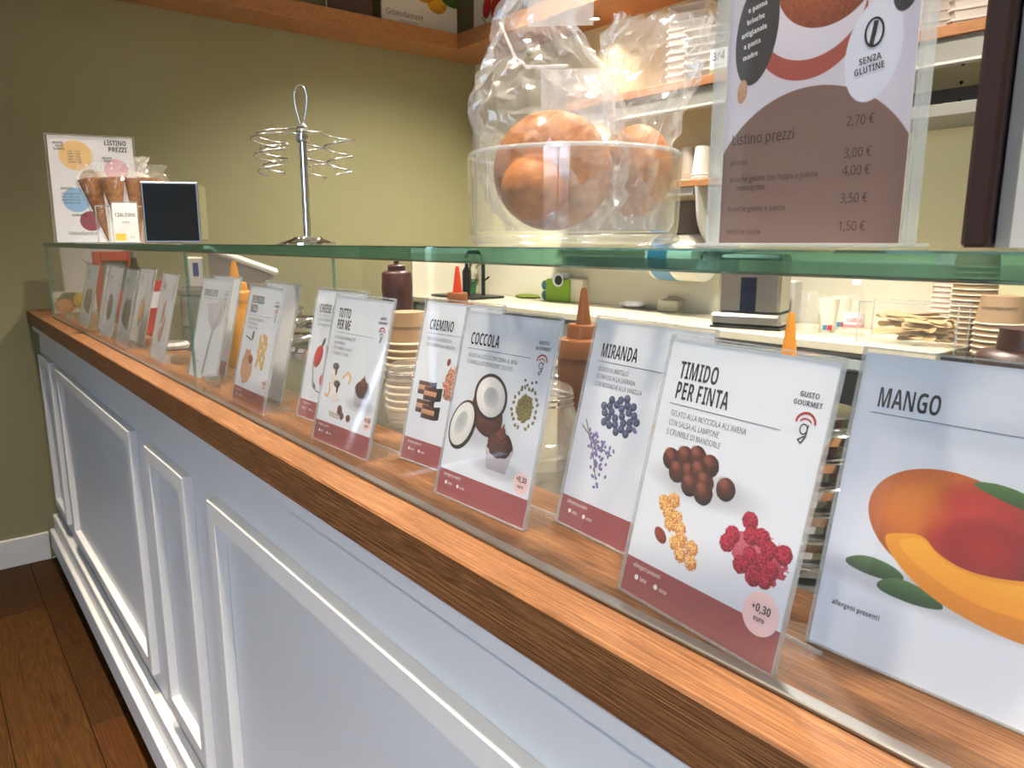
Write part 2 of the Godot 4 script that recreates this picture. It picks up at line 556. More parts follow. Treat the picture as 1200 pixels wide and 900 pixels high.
# ---------------------------------------------------------------- the room
func build_room():
	var fl := struct("floor", span(Vector3(WALL_X, -0.2, BACK_Z), Vector3(ROOM_X, -0.012, FRONT_Z)), M.kick_black, "oak plank floor")
	rng.seed = 5
	var pw := 0.187
	var row := 0
	var z := -0.62
	while z < FRONT_Z - 0.01:
		var x := WALL_X - rng.randf_range(0.05, 1.2)
		while x < ROOM_X:
			var x0 := maxf(x, WALL_X)
			var x1 := minf(x + 1.22, ROOM_X)
			var z1 := minf(z + pw, FRONT_Z)
			if x1 - x0 > 0.05:
				obj("plank", box_mesh(Vector3(x1 - x0 - 0.0016, 0.012, z1 - z - 0.0016), 0.0012, Vector3((x0 + x1) * 0.5, -0.006, (z + z1) * 0.5)), M["floor_oak_%d" % (rng.randi() % 4)], fl)
			x += 1.22
		z += pw
		row += 1
	# tiled strip of floor on the bar side, out of sight behind the counter
	obj("bar_floor", span(Vector3(WALL_X, -0.012, BACK_Z), Vector3(ROOM_X, 0.0, -0.62)), M.grey_back, fl)
	# far end wall with a glazed door on the customer side
	var st := begin()
	var dz0 := 1.1
	var dz1 := 2.1
	box(st, Vector3(WALL_X - 0.1, CEIL * 0.5, (BACK_Z + dz0) * 0.5), Vector3(0.2, CEIL, dz0 - BACK_Z))
	box(st, Vector3(WALL_X - 0.1, CEIL * 0.5, (FRONT_Z + dz1) * 0.5), Vector3(0.2, CEIL, FRONT_Z - dz1))
	box(st, Vector3(WALL_X - 0.1, (CEIL + 2.2) * 0.5, (dz0 + dz1) * 0.5), Vector3(0.2, CEIL - 2.2, dz1 - dz0))
	struct("wall_far", done(st), M.olive, "olive green painted end wall")
	var d := thing("door_1", "glazed side door in a dark metal frame", "", Vector3(WALL_X - 0.1, 0, (dz0 + dz1) * 0.5))
	tag(d, "", "", "", "structure")
	for s in [-1, 1]:
		obj("frame_post", box_mesh(Vector3(0.07, 2.2, 0.07), 0.004, Vector3(0, 1.1, s * 0.465)), M.aluminium, d)
	obj("frame_head", box_mesh(Vector3(0.07, 0.08, 0.86), 0.004, Vector3(0, 2.16, 0)), M.aluminium, d)
	obj("kick_panel", box_mesh(Vector3(0.06, 0.5, 0.86), 0.004, Vector3(0, 0.25, 0)), M.aluminium, d)
	for s in [-1, 1]:
		obj("leaf_panel", box_mesh(Vector3(0.05, 1.62, 0.395), 0.004, Vector3(0, 1.31, s * 0.2325)), M.aluminium, d)
	obj("pane", box_mesh(Vector3(0.012, 1.62, 0.07), 0.0, Vector3(0, 1.31, 0)), M.window_glass, d)
	obj("door_handle", tube_mesh([Vector3(0.05, 0.85, -0.36), Vector3(0.09, 0.87, -0.36), Vector3(0.09, 1.25, -0.36), Vector3(0.05, 1.27, -0.36)], 0.012), M.chrome, d)
	# bar wall, entrance side, right end, ceiling
	struct("wall_back", span(Vector3(WALL_X - 0.2, 0, BACK_Z - 0.2), Vector3(ROOM_X + 0.2, CEIL, BACK_Z)), M.cream_wall, "pale yellow green bar wall behind the shelves")
	struct("wall_right", span(Vector3(ROOM_X, 0, BACK_Z), Vector3(ROOM_X + 0.2, CEIL, FRONT_Z)), M.olive, "olive green wall at the near end of the shop")
	struct("ceiling", span(Vector3(WALL_X - 0.2, CEIL, BACK_Z - 0.2), Vector3(ROOM_X + 0.2, CEIL + 0.2, FRONT_Z + 0.2)), M.ceiling, "plain white ceiling")
	st = begin()
	var wx0 := 0.2
	var wx1 := 2.2
	var wtop := 2.75
	var sx0 := -2.45
	var sx1 := -2.32
	for q in [[WALL_X - 0.2, sx0, 0.0, CEIL], [sx1, wx0, 0.0, CEIL], [sx0, sx1, 0.0, 0.4], [sx0, sx1, 2.6, CEIL]]:
		box(st, Vector3((q[0] + q[1]) * 0.5, (q[2] + q[3]) * 0.5, FRONT_Z + 0.1), Vector3(q[1] - q[0], q[3] - q[2], 0.2))
	var w2 := thing("window_2", "narrow upright window slot in the shop front", "", Vector3((sx0 + sx1) * 0.5, 0.4, FRONT_Z + 0.1))
	tag(w2, "", "", "", "structure")
	obj("pane", box_mesh(Vector3(sx1 - sx0, 2.2, 0.012), 0.0, Vector3(0, 1.1, 0)), M.window_glass, w2)
	box(st, Vector3((ROOM_X + wx1) * 0.5 + 0.1, CEIL * 0.5, FRONT_Z + 0.1), Vector3(ROOM_X - wx1 + 0.2, CEIL, 0.2))
	box(st, Vector3((wx0 + wx1) * 0.5, (CEIL + wtop) * 0.5, FRONT_Z + 0.1), Vector3(wx1 - wx0, CEIL - wtop, 0.2))
	struct("wall_front", done(st), M.olive, "shop front wall around the large window")
	var w := thing("window_1", "tall shop window in a dark metal frame", "", Vector3((wx0 + wx1) * 0.5, 0, FRONT_Z + 0.1))
	tag(w, "", "", "", "structure")
	var n := 2
	var ww := (wx1 - wx0) / n
	for i in n + 1:
		var xo := -0.5 * (wx1 - wx0) + i * ww
		obj("mullion", box_mesh(Vector3(0.07, wtop, 0.08), 0.004, Vector3(clampf(xo, -0.5 * (wx1 - wx0) + 0.035, 0.5 * (wx1 - wx0) - 0.035), wtop * 0.5, 0)), M.aluminium, w)
	for yy in [0.06, wtop - 0.04, 2.1]:
		obj("frame_rail", box_mesh(Vector3(wx1 - wx0 - 0.14, 0.07, 0.07), 0.004, Vector3(0, yy, 0)), M.aluminium, w)
	for i in n:
		obj("pane", box_mesh(Vector3(ww - 0.07, wtop - 0.1, 0.012), 0.0, Vector3(-0.5 * (wx1 - wx0) + (i + 0.5) * ww, wtop * 0.5, 0)), M.window_glass, w)
	struct("pavement", span(Vector3(-14, -0.25, -14), Vector3(12, -0.2, 16)), M.pavement, "grey paving outside the shop")
	# baseboard on the end wall
	var bb := begin()
	box(bb, Vector3(WALL_X + 0.008, 0.062, (-0.33 + 1.1) * 0.5), Vector3(0.016, 0.124, 1.1 + 0.33), 0.003)
	struct("baseboard_far", done(bb), M.white_trim, "white baseboard along the olive end wall")
	# light fittings
	for i in 5:
		ceiling_spot(Vector3(-2.45 + i * 0.9, CEIL, -0.245), 7.7, "round recessed ceiling spotlight above the counter edge", "ceiling spots above the counter", 40.0)
	for i in 2:
		ceiling_spot(Vector3(-0.3 + i * 1.4, CEIL, 1.3), 8.0, "round recessed ceiling spotlight above the customer floor", "ceiling spots above the customer floor", 55.0)
	for i in 3:
		ceiling_spot(Vector3(-2.45 + i * 1.45, CEIL, [-1.95, -1.5, -1.5][i]), [17.0, 13.0, 13.0][i], "round recessed ceiling spotlight above the bar aisle", "ceiling spots above the bar aisle", 58.0, 0.045, Vector3.DOWN, Color(1.0, 0.975, 0.92))

# ---------------------------------------------------------------- counter
func moulding(parent: Node, x0: float, x1: float, y0: float, y1: float):
	var z := -0.3745
	var f := Node3D.new()
	f.name = "panel_frame"
	parent.add_child(f, true)
	f.position = Vector3((x0 + x1) * 0.5, (y0 + y1) * 0.5, z)
	var w := x1 - x0
	var h := y1 - y0
	var t := 0.036
	var d := 0.019
	var inset := 0.002
	for s in 4:
		var st := begin()
		st.set_smooth_group(-1)
		var L := w if s % 2 == 0 else h
		var off := (h if s % 2 == 0 else w) * 0.5
		var bs := Basis(Vector3(0, 0, 1), s * PI / 2)
		# mitred strip: outer edge on the frame outline, square shoulders with a small chamfer
		var prof := [Vector2(0, 0), Vector2(0, d - inset), Vector2(inset, d), Vector2(t - inset, d), Vector2(t, d - inset), Vector2(t, 0)]
		for i in prof.size() - 1:
			var p: Vector2 = prof[i]
			var q: Vector2 = prof[i + 1]
			var a := bs * Vector3(-L * 0.5 + p.x, -off + p.x, p.y)
			var b := bs * Vector3(L * 0.5 - p.x, -off + p.x, p.y)
			var c := bs * Vector3(L * 0.5 - q.x, -off + q.x, q.y)
			var e := bs * Vector3(-L * 0.5 + q.x, -off + q.x, q.y)
			quad(st, a, b, c, e)
		obj("rail" if s % 2 == 0 else "stile", done(st), M.white_trim, f)

func build_counter():
	var t := thing("white_counter", "white painted panelled counter front under the wooden top", "counter")
	var o := t
	var x0 := -3.56
	var x1 := 1.9
	obj("carcass", span(Vector3(x0, 0.08, -0.375), Vector3(x1, WOOD_Y - 0.052, -1.16), 0.002), M.white_paint, o)
	obj("cornice", span(Vector3(x0, 1.010, -0.356), Vector3(x1, WOOD_Y - 0.052, -0.374), 0.002), M.white_paint, o)
	obj("plinth_step", span(Vector3(x0, 0.08, -0.347), Vector3(x1, 0.222, -0.374), 0.003), M.white_trim, o)
	obj("plinth", span(Vector3(x0, 0.075, -0.329), Vector3(x1, 0.160, -0.346), 0.003), M.white_trim, o)
	obj("kick_board", span(Vector3(x0, 0.001, -0.40), Vector3(x1, 0.08, -0.42)), M.kick_black, o)
	obj("end_filler", span(Vector3(WALL_X + 0.002, 0.0, -0.392), Vector3(x0, WOOD_Y - 0.052, -0.42)), M.olive, o)
	for p in [[-3.50, -3.20], [-3.05, -1.90], [-1.75, -1.45], [-1.30, -0.15], [0.0, 0.30], [0.45, 1.60]]:
		moulding(t, p[0], p[1], 0.28, 0.92)
	# wooden top: front ledge and the service side
	var c := thing("oak_worktop", "long oak counter top with a thick straight front edge", "counter", Vector3(0, WOOD_Y, 0))
	obj("slab", box_mesh(Vector3(1.95 - WALL_X, 0.052, 0.19), 0.0022, Vector3((1.95 + WALL_X) * 0.5, -0.026, -0.445)), M.oak_top, c)
	var s := thing("steel_deck", "brushed steel deck of the display behind the oak ledge", "steel deck", Vector3(0, WOOD_Y, -0.54))
	obj("deck_sheet", span(Vector3(WALL_X + 0.002, -0.05, -0.0005), Vector3(1.95, -0.004, -0.64), 0.002), M.steel, s)

func build_case():
	var t := thing("glass_display_case", "long clear glass display case standing on the oak counter", "display case", Vector3(0, WOOD_Y, GLASS_Z))
	var x0 := -3.24
	var x1 := 0.72
	var xm := -1.478
	var back := -0.70
	var top := GLASS_TOP - WOOD_Y
	var th := 0.015
	var zz := -GLASS_Z
	var f0 := Vector3(0, 0, 0)
	for p in [[x0, xm - 0.0015], [xm + 0.0015, x1]]:
		obj("front_pane", span(Vector3(p[0], 0.004, 0.0), Vector3(p[1], top - th - 0.0005, -0.008)), M.glass, t)
	obj("top_pane", span(Vector3(x0, top - th, -0.008), Vector3(x1, top, back + zz)), M.glass_top, t)
	obj("polished_edge", span(Vector3(x0, top - th, 0.005), Vector3(x1, top, -0.0078), 0.0015), M.glass_edge, t)
	obj("side_pane", span(Vector3(x0, 0.001, -0.0085), Vector3(x0 + 0.008, top - th - 0.0005, back + zz)), M.glass, t)
	obj("divider_pane", span(Vector3(xm - 0.004, 0.001, -0.0125), Vector3(xm + 0.004, top - th - 0.0005, back + zz)), M.glass, t)
	obj("pane_edge", span(Vector3(xm - 0.004, 0.001, -0.0085), Vector3(xm + 0.004, top - th - 0.0005, -0.0125)), M.edge_line, t)
	obj("pane_edge", span(Vector3(xm - 0.004, 0.001, back + zz), Vector3(xm + 0.004, top - th - 0.0005, back + zz - 0.003)), M.edge_line, t)
	obj("pane_edge", span(Vector3(x0 - 0.002, 0.001, 0.0), Vector3(x0, top - th - 0.0005, -0.008)), M.edge_line, t)
	obj("base_channel", span(Vector3(x0, 0.0003, 0.0015), Vector3(x1, 0.0042, -0.0095), 0.001), M.steel_dull, t)
	# little chrome feet that clamp the front panes
	for cx in [-1.425, -3.02, 0.15]:
		var st := begin()
		var poly := PackedVector2Array([Vector2(-0.016, 0), Vector2(-0.007, 0), Vector2(-0.006, 0.012), Vector2(0.006, 0.012), Vector2(0.007, 0), Vector2(0.016, 0), Vector2(0.015, 0.024), Vector2(0.011, 0.031), Vector2(-0.011, 0.031), Vector2(-0.015, 0.024)])
		extrude(st, poly, -0.013, 0.013)
		obj("clamp_foot", done(st), M.chrome, t, Vector3(cx, 0.0003, -0.023))

# ---------------------------------------------------------------- printed pictures for the cards (flat print)
class Print:
	var im: Image
	var w: int
	var h: int
	var n := FastNoiseLite.new()
	func _init(w_: int, h_: int, bg: Color):
		w = w_
		h = h_
		im = Image.create(w, h, false, Image.FORMAT_RGB8)
		im.fill(bg)
		n.frequency = 1.0
		n.fractal_octaves = 3
	func rect(x0: float, y0: float, x1: float, y1: float, c: Color):
		im.fill_rect(Rect2i(int(x0 * w), int(y0 * h), int((x1 - x0) * w), int((y1 - y0) * h)), c)
	# ellipse with printed modelling: a = lit colour, b = shaded colour; all lengths are fractions of the width, y too (0 .. h/w)
	func ell(cx: float, cy: float, rx: float, ry: float, turn: float, a: Color, b: Color, rough := 0.0, edge := 0.0, soft := 0.0, alpha := 1.0):
		var R := maxf(rx, ry) * w * (1.0 + edge + soft)
		var X := cx * w
		var Y := cy * w
		var ct := cos(turn)
		var sn := sin(turn)
		for y in range(maxi(0, int(Y - R - 1)), mini(h, int(Y + R + 2))):
			for x in range(maxi(0, int(X - R - 1)), mini(w, int(X + R + 2))):
				var dx := (x - X) / w
				var dy := (y - Y) / w
				var u := (dx * ct + dy * sn) / rx
				var v := (-dx * sn + dy * ct) / ry
				var d := sqrt(u * u + v * v)
				if edge > 0.0:
					d += edge * n.get_noise_3d(u * 2.6, v * 2.6, cx * 90.0)
				if d > 1.0 + soft: continue
				var k := clampf(0.5 + 0.5 * ((dx * 0.6 + dy) / maxf(rx, ry)), 0, 1)
				k = k * 0.6 + 0.4 * d * d
				if rough > 0.0:
					k += rough * n.get_noise_3d(x * 0.11, y * 0.11, cy * 50.0)
				var c := a.lerp(b, clampf(k, 0, 1))
				var al := alpha * clampf((1.0 + soft - d) / maxf(soft, 2.0 / (rx * w)), 0.0, 1.0)
				im.set_pixel(x, y, im.get_pixel(x, y).lerp(c, al))
	func shadow(cx: float, cy: float, rx: float, ry: float, alpha := 0.35):
		ell(cx, cy, rx, ry, 0.0, Color(0.55, 0.54, 0.57), Color(0.55, 0.54, 0.57), 0, 0, 0.8, alpha)
	func stroke(pts: Array, wd: float, c: Color):
		for i in pts.size() - 1:
			var p: Vector2 = pts[i]
			var q: Vector2 = pts[i + 1]
			var m := maxi(2, int(p.distance_to(q) * w / 1.2))
			for k in m + 1:
				var s := p.lerp(q, float(k) / m)
				ell(s.x, s.y, wd, wd, 0, c, c)
	func rounded(pts: PackedVector2Array) -> PackedVector2Array:
		for k in 3:
			var out := PackedVector2Array()
			for i in pts.size():
				var p := pts[i]
				var q := pts[(i + 1) % pts.size()]
				out.append(p.lerp(q, 0.25))
				out.append(p.lerp(q, 0.75))
			pts = out
		return pts
	func poly(pts: PackedVector2Array, a: Color, b: Color, rough := 0.1):
		var lo := Vector2(9, 9)
		var hi := Vector2(-9, -9)
		for p in pts:
			lo = lo.min(p)
			hi = hi.max(p)
		for y in range(maxi(0, int(lo.y * w)), mini(h, int(hi.y * w) + 1)):
			for x in range(maxi(0, int(lo.x * w)), mini(w, int(hi.x * w) + 1)):
				if Geometry2D.is_point_in_polygon(Vector2(x, y) / w, pts):
					var k := (float(y) / w - lo.y) / maxf(hi.y - lo.y, 0.001) + rough * n.get_noise_2d(x * 0.12, y * 0.12) * 2.0
					im.set_pixel(x, y, a.lerp(b, clampf(k, 0, 1)))

func cup_of_gelato(p: Print, cx: float, cy: float, s: float):
	p.shadow(cx + 0.02 * s, cy + 0.36 * s, 0.5 * s, 0.14 * s, 0.4)
	p.poly(PackedVector2Array([Vector2(cx - 0.42 * s, cy - 0.05 * s), Vector2(cx + 0.42 * s, cy - 0.05 * s), Vector2(cx + 0.29 * s, cy + 0.42 * s), Vector2(cx - 0.29 * s, cy + 0.42 * s)]), Color(0.78, 0.77, 0.79), Color(0.56, 0.55, 0.60), 0.02)
	p.ell(cx, cy - 0.05 * s, 0.43 * s, 0.22 * s, 0, Color(0.80, 0.79, 0.80), Color(0.66, 0.65, 0.68))
	p.ell(cx, cy - 0.10 * s, 0.38 * s, 0.26 * s, 0, Color(0.45, 0.24, 0.20), Color(0.13, 0.06, 0.06), 1.2, 0.1)
	p.ell(cx - 0.02 * s, cy - 0.25 * s, 0.16 * s, 0.20 * s, 0.2, Color(0.55, 0.32, 0.27), Color(0.22, 0.10, 0.09), 0.8, 0.2)
	p.ell(cx + 0.01 * s, cy - 0.42 * s, 0.04 * s, 0.12 * s, 0.15, Color(0.55, 0.3, 0.26), Color(0.3, 0.14, 0.12))
func nut(p: Print, x: float, y: float, r: float):
	p.ell(x, y, r, r * 0.95, 0.4, Color(0.44, 0.20, 0.14), Color(0.06, 0.02, 0.02), 0.35, 0.05)
	p.ell(x - r * 0.3, y - r * 0.4, r * 0.4, r * 0.3, 0.4, Color(0.66, 0.42, 0.34), Color(0.5, 0.26, 0.19), 0.2, 0.0, 0.8, 0.6)
func picture(kind: String, p: Print):
	var BAND := Color(0.58, 0.30, 0.31)
	if kind not in ["mango", "fior", "savoiardi", "leaf", "beans", "lemon"]:
		p.rect(0.0, 0.862, 1.0, 1.0, BAND)
	var W := Color(0.93, 0.92, 0.91)
	match kind:
		"timido":
			p.shadow(0.40, 0.72, 0.24, 0.06)
			for q in [[0.16, 0.60], [0.25, 0.57], [0.33, 0.55], [0.22, 0.655], [0.30, 0.645], [0.42, 0.575], [0.36, 0.62], [0.41, 0.665], [0.32, 0.70], [0.545, 0.66]]:
				nut(p, q[0], q[1] + 0.03, 0.061)
			nut(p, 0.415, 0.745, 0.064)
			for q in [[0.18, 0.865], [0.24, 0.835], [0.22, 0.90], [0.28, 0.915], [0.25, 0.955], [0.32, 0.965], [0.34, 1.015], [0.31, 1.04], [0.36, 1.085], [0.42, 1.03], [0.43, 1.10]]:
				p.ell(q[0], q[1], 0.045, 0.040, 0.3, Color(0.93, 0.78, 0.50), Color(0.66, 0.36, 0.16), 1.1, 0.35)
			p.ell(0.20, 1.035, 0.052, 0.034, 0.55, Color(0.62, 0.27, 0.19), Color(0.35, 0.11, 0.08), 0.3)
			p.ell(0.80, 0.93, 0.155, 0.115, 0.3, Color(0.80, 0.42, 0.50), Color(0.60, 0.18, 0.28), 0.5, 0.3)
			for q in [[0.72, 0.79], [0.64, 0.885], [0.62, 0.93], [0.745, 0.855], [0.80, 0.845], [0.85, 0.885], [0.76, 0.945], [0.83, 0.955], [0.72, 1.0], [0.80, 1.03], [0.88, 0.97], [0.93, 0.88], [0.86, 1.02]]:
				p.ell(q[0], q[1], 0.046, 0.046, 0, Color(0.75, 0.16, 0.28), Color(0.38, 0.03, 0.10), 1.3, 0.12)
			p.ell(0.88, 1.175, 0.10, 0.10, 0, Color(0.91, 0.78, 0.78), Color(0.91, 0.78, 0.78))
		"mango":
			p.shadow(0.55, 1.02, 0.42, 0.05, 0.4)
			p.ell(0.50, 0.72, 0.36, 0.245, 0.18, Color(0.86, 0.45, 0.10), Color(0.58, 0.26, 0.05), 0.25)
			p.ell(0.60, 0.705, 0.17, 0.150, 0.25, Color(0.80, 0.24, 0.17), Color(0.60, 0.04, 0.07), 0.25, 0.0, 0.5)
			p.ell(0.34, 0.66, 0.10, 0.08, -0.5, Color(0.90, 0.56, 0.18), Color(0.86, 0.48, 0.12), 0.2, 0.0, 0.8, 0.6)
			p.ell(0.66, 0.78, 0.13, 0.10, 0.25, Color(0.70, 0.05, 0.08), Color(0.50, 0.02, 0.06), 0.2, 0.0, 0.6)
			p.poly(p.rounded(PackedVector2Array([Vector2(0.52, 0.50), Vector2(0.62, 0.475), Vector2(0.76, 0.50), Vector2(0.90, 0.585), Vector2(0.80, 0.575), Vector2(0.66, 0.545)])), Color(0.30, 0.45, 0.22), Color(0.10, 0.26, 0.08))
			p.poly(p.rounded(PackedVector2Array([Vector2(0.06, 0.99), Vector2(0.16, 0.925), Vector2(0.30, 0.935), Vector2(0.38, 0.985), Vector2(0.24, 1.02)])), Color(0.27, 0.42, 0.22), Color(0.10, 0.22, 0.10))
			p.poly(p.rounded(PackedVector2Array([Vector2(0.22, 1.06), Vector2(0.30, 0.98), Vector2(0.44, 0.99), Vector2(0.56, 1.05), Vector2(0.42, 1.08)])), Color(0.30, 0.44, 0.25), Color(0.09, 0.22, 0.09))
			p.poly(p.rounded(PackedVector2Array([Vector2(0.22, 0.82), Vector2(0.30, 0.785), Vector2(0.40, 0.765), Vector2(0.46, 0.83), Vector2(0.60, 0.87), Vector2(0.80, 0.84), Vector2(1.0, 0.76), Vector2(1.0, 1.07), Vector2(0.78, 1.085), Vector2(0.52, 1.04), Vector2(0.34, 0.95)])), Color(0.93, 0.62, 0.08), Color(0.78, 0.47, 0.04), 0.15)
			p.poly(p.rounded(PackedVector2Array([Vector2(0.27, 0.83), Vector2(0.40, 0.775), Vector2(0.46, 0.84), Vector2(0.60, 0.885), Vector2(0.80, 0.86), Vector2(1.0, 0.79), Vector2(1.0, 0.96), Vector2(0.72, 1.0), Vector2(0.48, 0.95)])), Color(0.95, 0.68, 0.15), Color(0.90, 0.58, 0.08), 0.2)
		"miranda":
			for i in 26:
				var a := i * 2.4
				var r := 0.016 + 0.019 * sqrt(float(i)) * 1.25
				p.ell(0.38 + cos(a) * r * 1.25, 0.595 + sin(a) * r * 0.9, 0.030, 0.028, 0, Color(0.42, 0.47, 0.62), Color(0.07, 0.09, 0.17), 0.5)
			p.stroke([Vector2(0.08, 0.68), Vector2(0.20, 0.86), Vector2(0.28, 1.04)], 0.006, Color(0.42, 0.46, 0.28))
			p.stroke([Vector2(0.05, 0.72), Vector2(0.22, 0.82), Vector2(0.38, 0.86)], 0.006, Color(0.42, 0.46, 0.28))
			for i in 70:
				var s := float(i) / 70.0
				var base := Vector2(0.16, 0.76).lerp([Vector2(0.30, 1.09), Vector2(0.38, 0.86), Vector2(0.34, 0.98)][i % 3], s)
				p.ell(base.x + 0.03 * sin(i * 5.1), base.y + 0.03 * cos(i * 3.7), 0.015, 0.011, i, Color(0.55, 0.50, 0.72), Color(0.24, 0.20, 0.42), 0.6, 0.2)
			p.ell(0.53, 0.66, 0.03, 0.016, 0.5, Color(0.50, 0.45, 0.65), Color(0.3, 0.26, 0.45), 0.5)
			p.ell(0.75, 0.62, 0.09, 0.07, 0.2, Color(0.92, 0.86, 0.74), Color(0.72, 0.60, 0.45), 0.4, 0.2)
		"coccola":
			p.shadow(0.34, 0.84, 0.20, 0.10)
			p.ell(0.42, 0.72, 0.20, 0.15, 0.6, Color(0.46, 0.26, 0.20), Color(0.22, 0.10, 0.08), 0.7)
			p.ell(0.43, 0.60, 0.19, 0.165, 0.35, Color(0.28, 0.18, 0.15), Color(0.16, 0.09, 0.08), 0.5)
			p.ell(0.43, 0.60, 0.165, 0.142, 0.35, W, Color(0.80, 0.80, 0.80), 0.1)
			p.ell(0.44, 0.605, 0.09, 0.075, 0.35, Color(0.62, 0.63, 0.63), Color(0.82, 0.82, 0.82))
			p.ell(0.17, 0.85, 0.20, 0.145, -1.15, Color(0.28, 0.18, 0.15), Color(0.14, 0.07, 0.06), 0.5)
			p.ell(0.16, 0.845, 0.178, 0.122, -1.15, W, Color(0.78, 0.79, 0.78), 0.1)
			p.ell(0.15, 0.845, 0.105, 0.065, -1.15, Color(0.62, 0.64, 0.63), Color(0.84, 0.85, 0.84))
			for i in 90:
				var a := i * 2.39
				var r := 0.0095 * sqrt(float(i)) * (1.0 if i < 70 else 1.45)
				p.ell(0.80 + cos(a) * r, 0.62 + sin(a) * r * 1.15, 0.017, 0.013, i, Color(0.60, 0.55, 0.33), Color(0.25, 0.22, 0.13), 0.8, 0.2)
			for q in [[0.76, 0.43], [0.79, 0.46], [0.83, 0.44], [0.74, 0.48], [0.85, 0.48], [0.87, 0.43]]:
				p.ell(q[0], q[1], 0.013, 0.011, 0.3, Color(0.45, 0.40, 0.25), Color(0.2, 0.17, 0.1), 0.6)
			cup_of_gelato(p, 0.62, 0.95, 0.36)
			p.ell(0.90, 1.12, 0.075, 0.075, 0, Color(0.91, 0.78, 0.78), Color(0.91, 0.78, 0.78))
		"cremino":
			for q in [[0.17, 0.70], [0.26, 0.74], [0.18, 0.86], [0.27, 0.90]]:
				p.poly(PackedVector2Array([Vector2(q[0] - 0.09, q[1]), Vector2(q[0] + 0.10, q[1]), Vector2(q[0] + 0.09, q[1] + 0.035), Vector2(q[0] - 0.09, q[1] + 0.035)]), Color(0.35, 0.20, 0.15), Color(0.28, 0.14, 0.11))
				p.poly(PackedVector2Array([Vector2(q[0] - 0.09, q[1] + 0.035), Vector2(q[0] + 0.09, q[1] + 0.035), Vector2(q[0] + 0.09, q[1] + 0.075), Vector2(q[0] - 0.09, q[1] + 0.075)]), Color(0.80, 0.62, 0.46), Color(0.70, 0.50, 0.36))
				p.poly(PackedVector2Array([Vector2(q[0] - 0.09, q[1] + 0.075), Vector2(q[0] + 0.09, q[1] + 0.075), Vector2(q[0] + 0.09, q[1] + 0.115), Vector2(q[0] - 0.09, q[1] + 0.115)]), Color(0.30, 0.16, 0.13), Color(0.2, 0.1, 0.08))
				p.poly(PackedVector2Array([Vector2(q[0] + 0.09, q[1]), Vector2(q[0] + 0.16, q[1] - 0.01), Vector2(q[0] + 0.16, q[1] + 0.10), Vector2(q[0] + 0.09, q[1] + 0.115)]), Color(0.12, 0.06, 0.05), Color(0.08, 0.04, 0.04))
			p.ell(0.66, 0.62, 0.14, 0.19, 0.25, Color(0.48, 0.25, 0.18), Color(0.24, 0.10, 0.08), 0.9)
			p.ell(0.52, 0.68, 0.10, 0.15, 0.2, Color(0.86, 0.62, 0.50), Color(0.50, 0.28, 0.22), 1.4, 0.35)
			p.ell(0.44, 0.50, 0.025, 0.035, 0.2, Color(0.56, 0.2, 0.2), Color(0.4, 0.12, 0.12))
		"tutto":
			for q in [[0.20, 0.72], [0.27, 0.88]]:
				p.ell(q[0], q[1] + 0.09, 0.09, 0.03, 0, W, Color(0.72, 0.71, 0.70))
				p.poly(PackedVector2Array([Vector2(q[0] - 0.065, q[1] + 0.09), Vector2(q[0] - 0.05, q[1] - 0.06), Vector2(q[0] + 0.05, q[1] - 0.06), Vector2(q[0] + 0.065, q[1] + 0.09)]), W, Color(0.82, 0.80, 0.77))
				p.ell(q[0], q[1] - 0.05, 0.062, 0.035, 0, Color(0.45, 0.40, 0.38), Color(0.25, 0.20, 0.20), 0.3)
				p.ell(q[0] + 0.02, q[1] - 0.01, 0.022, 0.05, 0, Color(0.28, 0.20, 0.20), Color(0.25, 0.18, 0.18))
			p.stroke([Vector2(0.36, 0.76), Vector2(0.44, 0.70), Vector2(0.50, 0.74), Vector2(0.48, 0.80)], 0.012, Color(0.85, 0.62, 0.35))
			p.stroke([Vector2(0.08, 0.95), Vector2(0.13, 0.97), Vector2(0.16, 0.90), Vector2(0.13, 0.84)], 0.012, Color(0.85, 0.62, 0.35))
			cup_of_gelato(p, 0.73, 0.85, 0.32)
			for q in [[0.40, 1.06, 0.05], [0.57, 1.11, 0.04], [0.45, 1.11, 0.04]]:
				p.ell(q[0], q[1], q[2], q[2] * 0.9, 0.3, Color(0.45, 0.24, 0.18), Color(0.2, 0.09, 0.07), 0.9, 0.4)
			for i in 30:
				p.ell(0.22 + 0.013 * (i % 15), 1.12 + 0.02 * sin(i * 4.1), 0.010, 0.007, i, Color(0.62, 0.38, 0.22), Color(0.35, 0.18, 0.1), 0.5, 0.3)
			p.ell(0.90, 1.10, 0.07, 0.07, 0, Color(0.91, 0.78, 0.78), Color(0.91, 0.78, 0.78))
		"cheese":
			p.ell(0.23, 0.72, 0.085, 0.13, 0.35, Color(0.85, 0.18, 0.15), Color(0.50, 0.04, 0.05), 0.35)
			p.ell(0.30, 0.56, 0.03, 0.055, 0.5, Color(0.30, 0.42, 0.20), Color(0.15, 0.25, 0.1))
			p.poly(PackedVector2Array([Vector2(0.40, 0.64), Vector2(0.52, 0.56), Vector2(0.56, 0.86), Vector2(0.46, 0.98)]), Color(0.95, 0.85, 0.72), Color(0.85, 0.66, 0.50))
			p.poly(PackedVector2Array([Vector2(0.36, 0.60), Vector2(0.72, 0.50), Vector2(0.76, 0.62), Vector2(0.52, 0.66), Vector2(0.42, 0.72)]), Color(0.82, 0.12, 0.14), Color(0.60, 0.05, 0.08))
			p.poly(PackedVector2Array([Vector2(0.56, 0.62), Vector2(0.80, 0.58), Vector2(0.70, 0.90), Vector2(0.58, 0.98)]), Color(0.75, 0.10, 0.12), Color(0.55, 0.05, 0.06))
			p.ell(0.42, 0.96, 0.09, 0.07, 0.2, Color(0.80, 0.14, 0.14), Color(0.55, 0.05, 0.06), 0.4, 0.3)
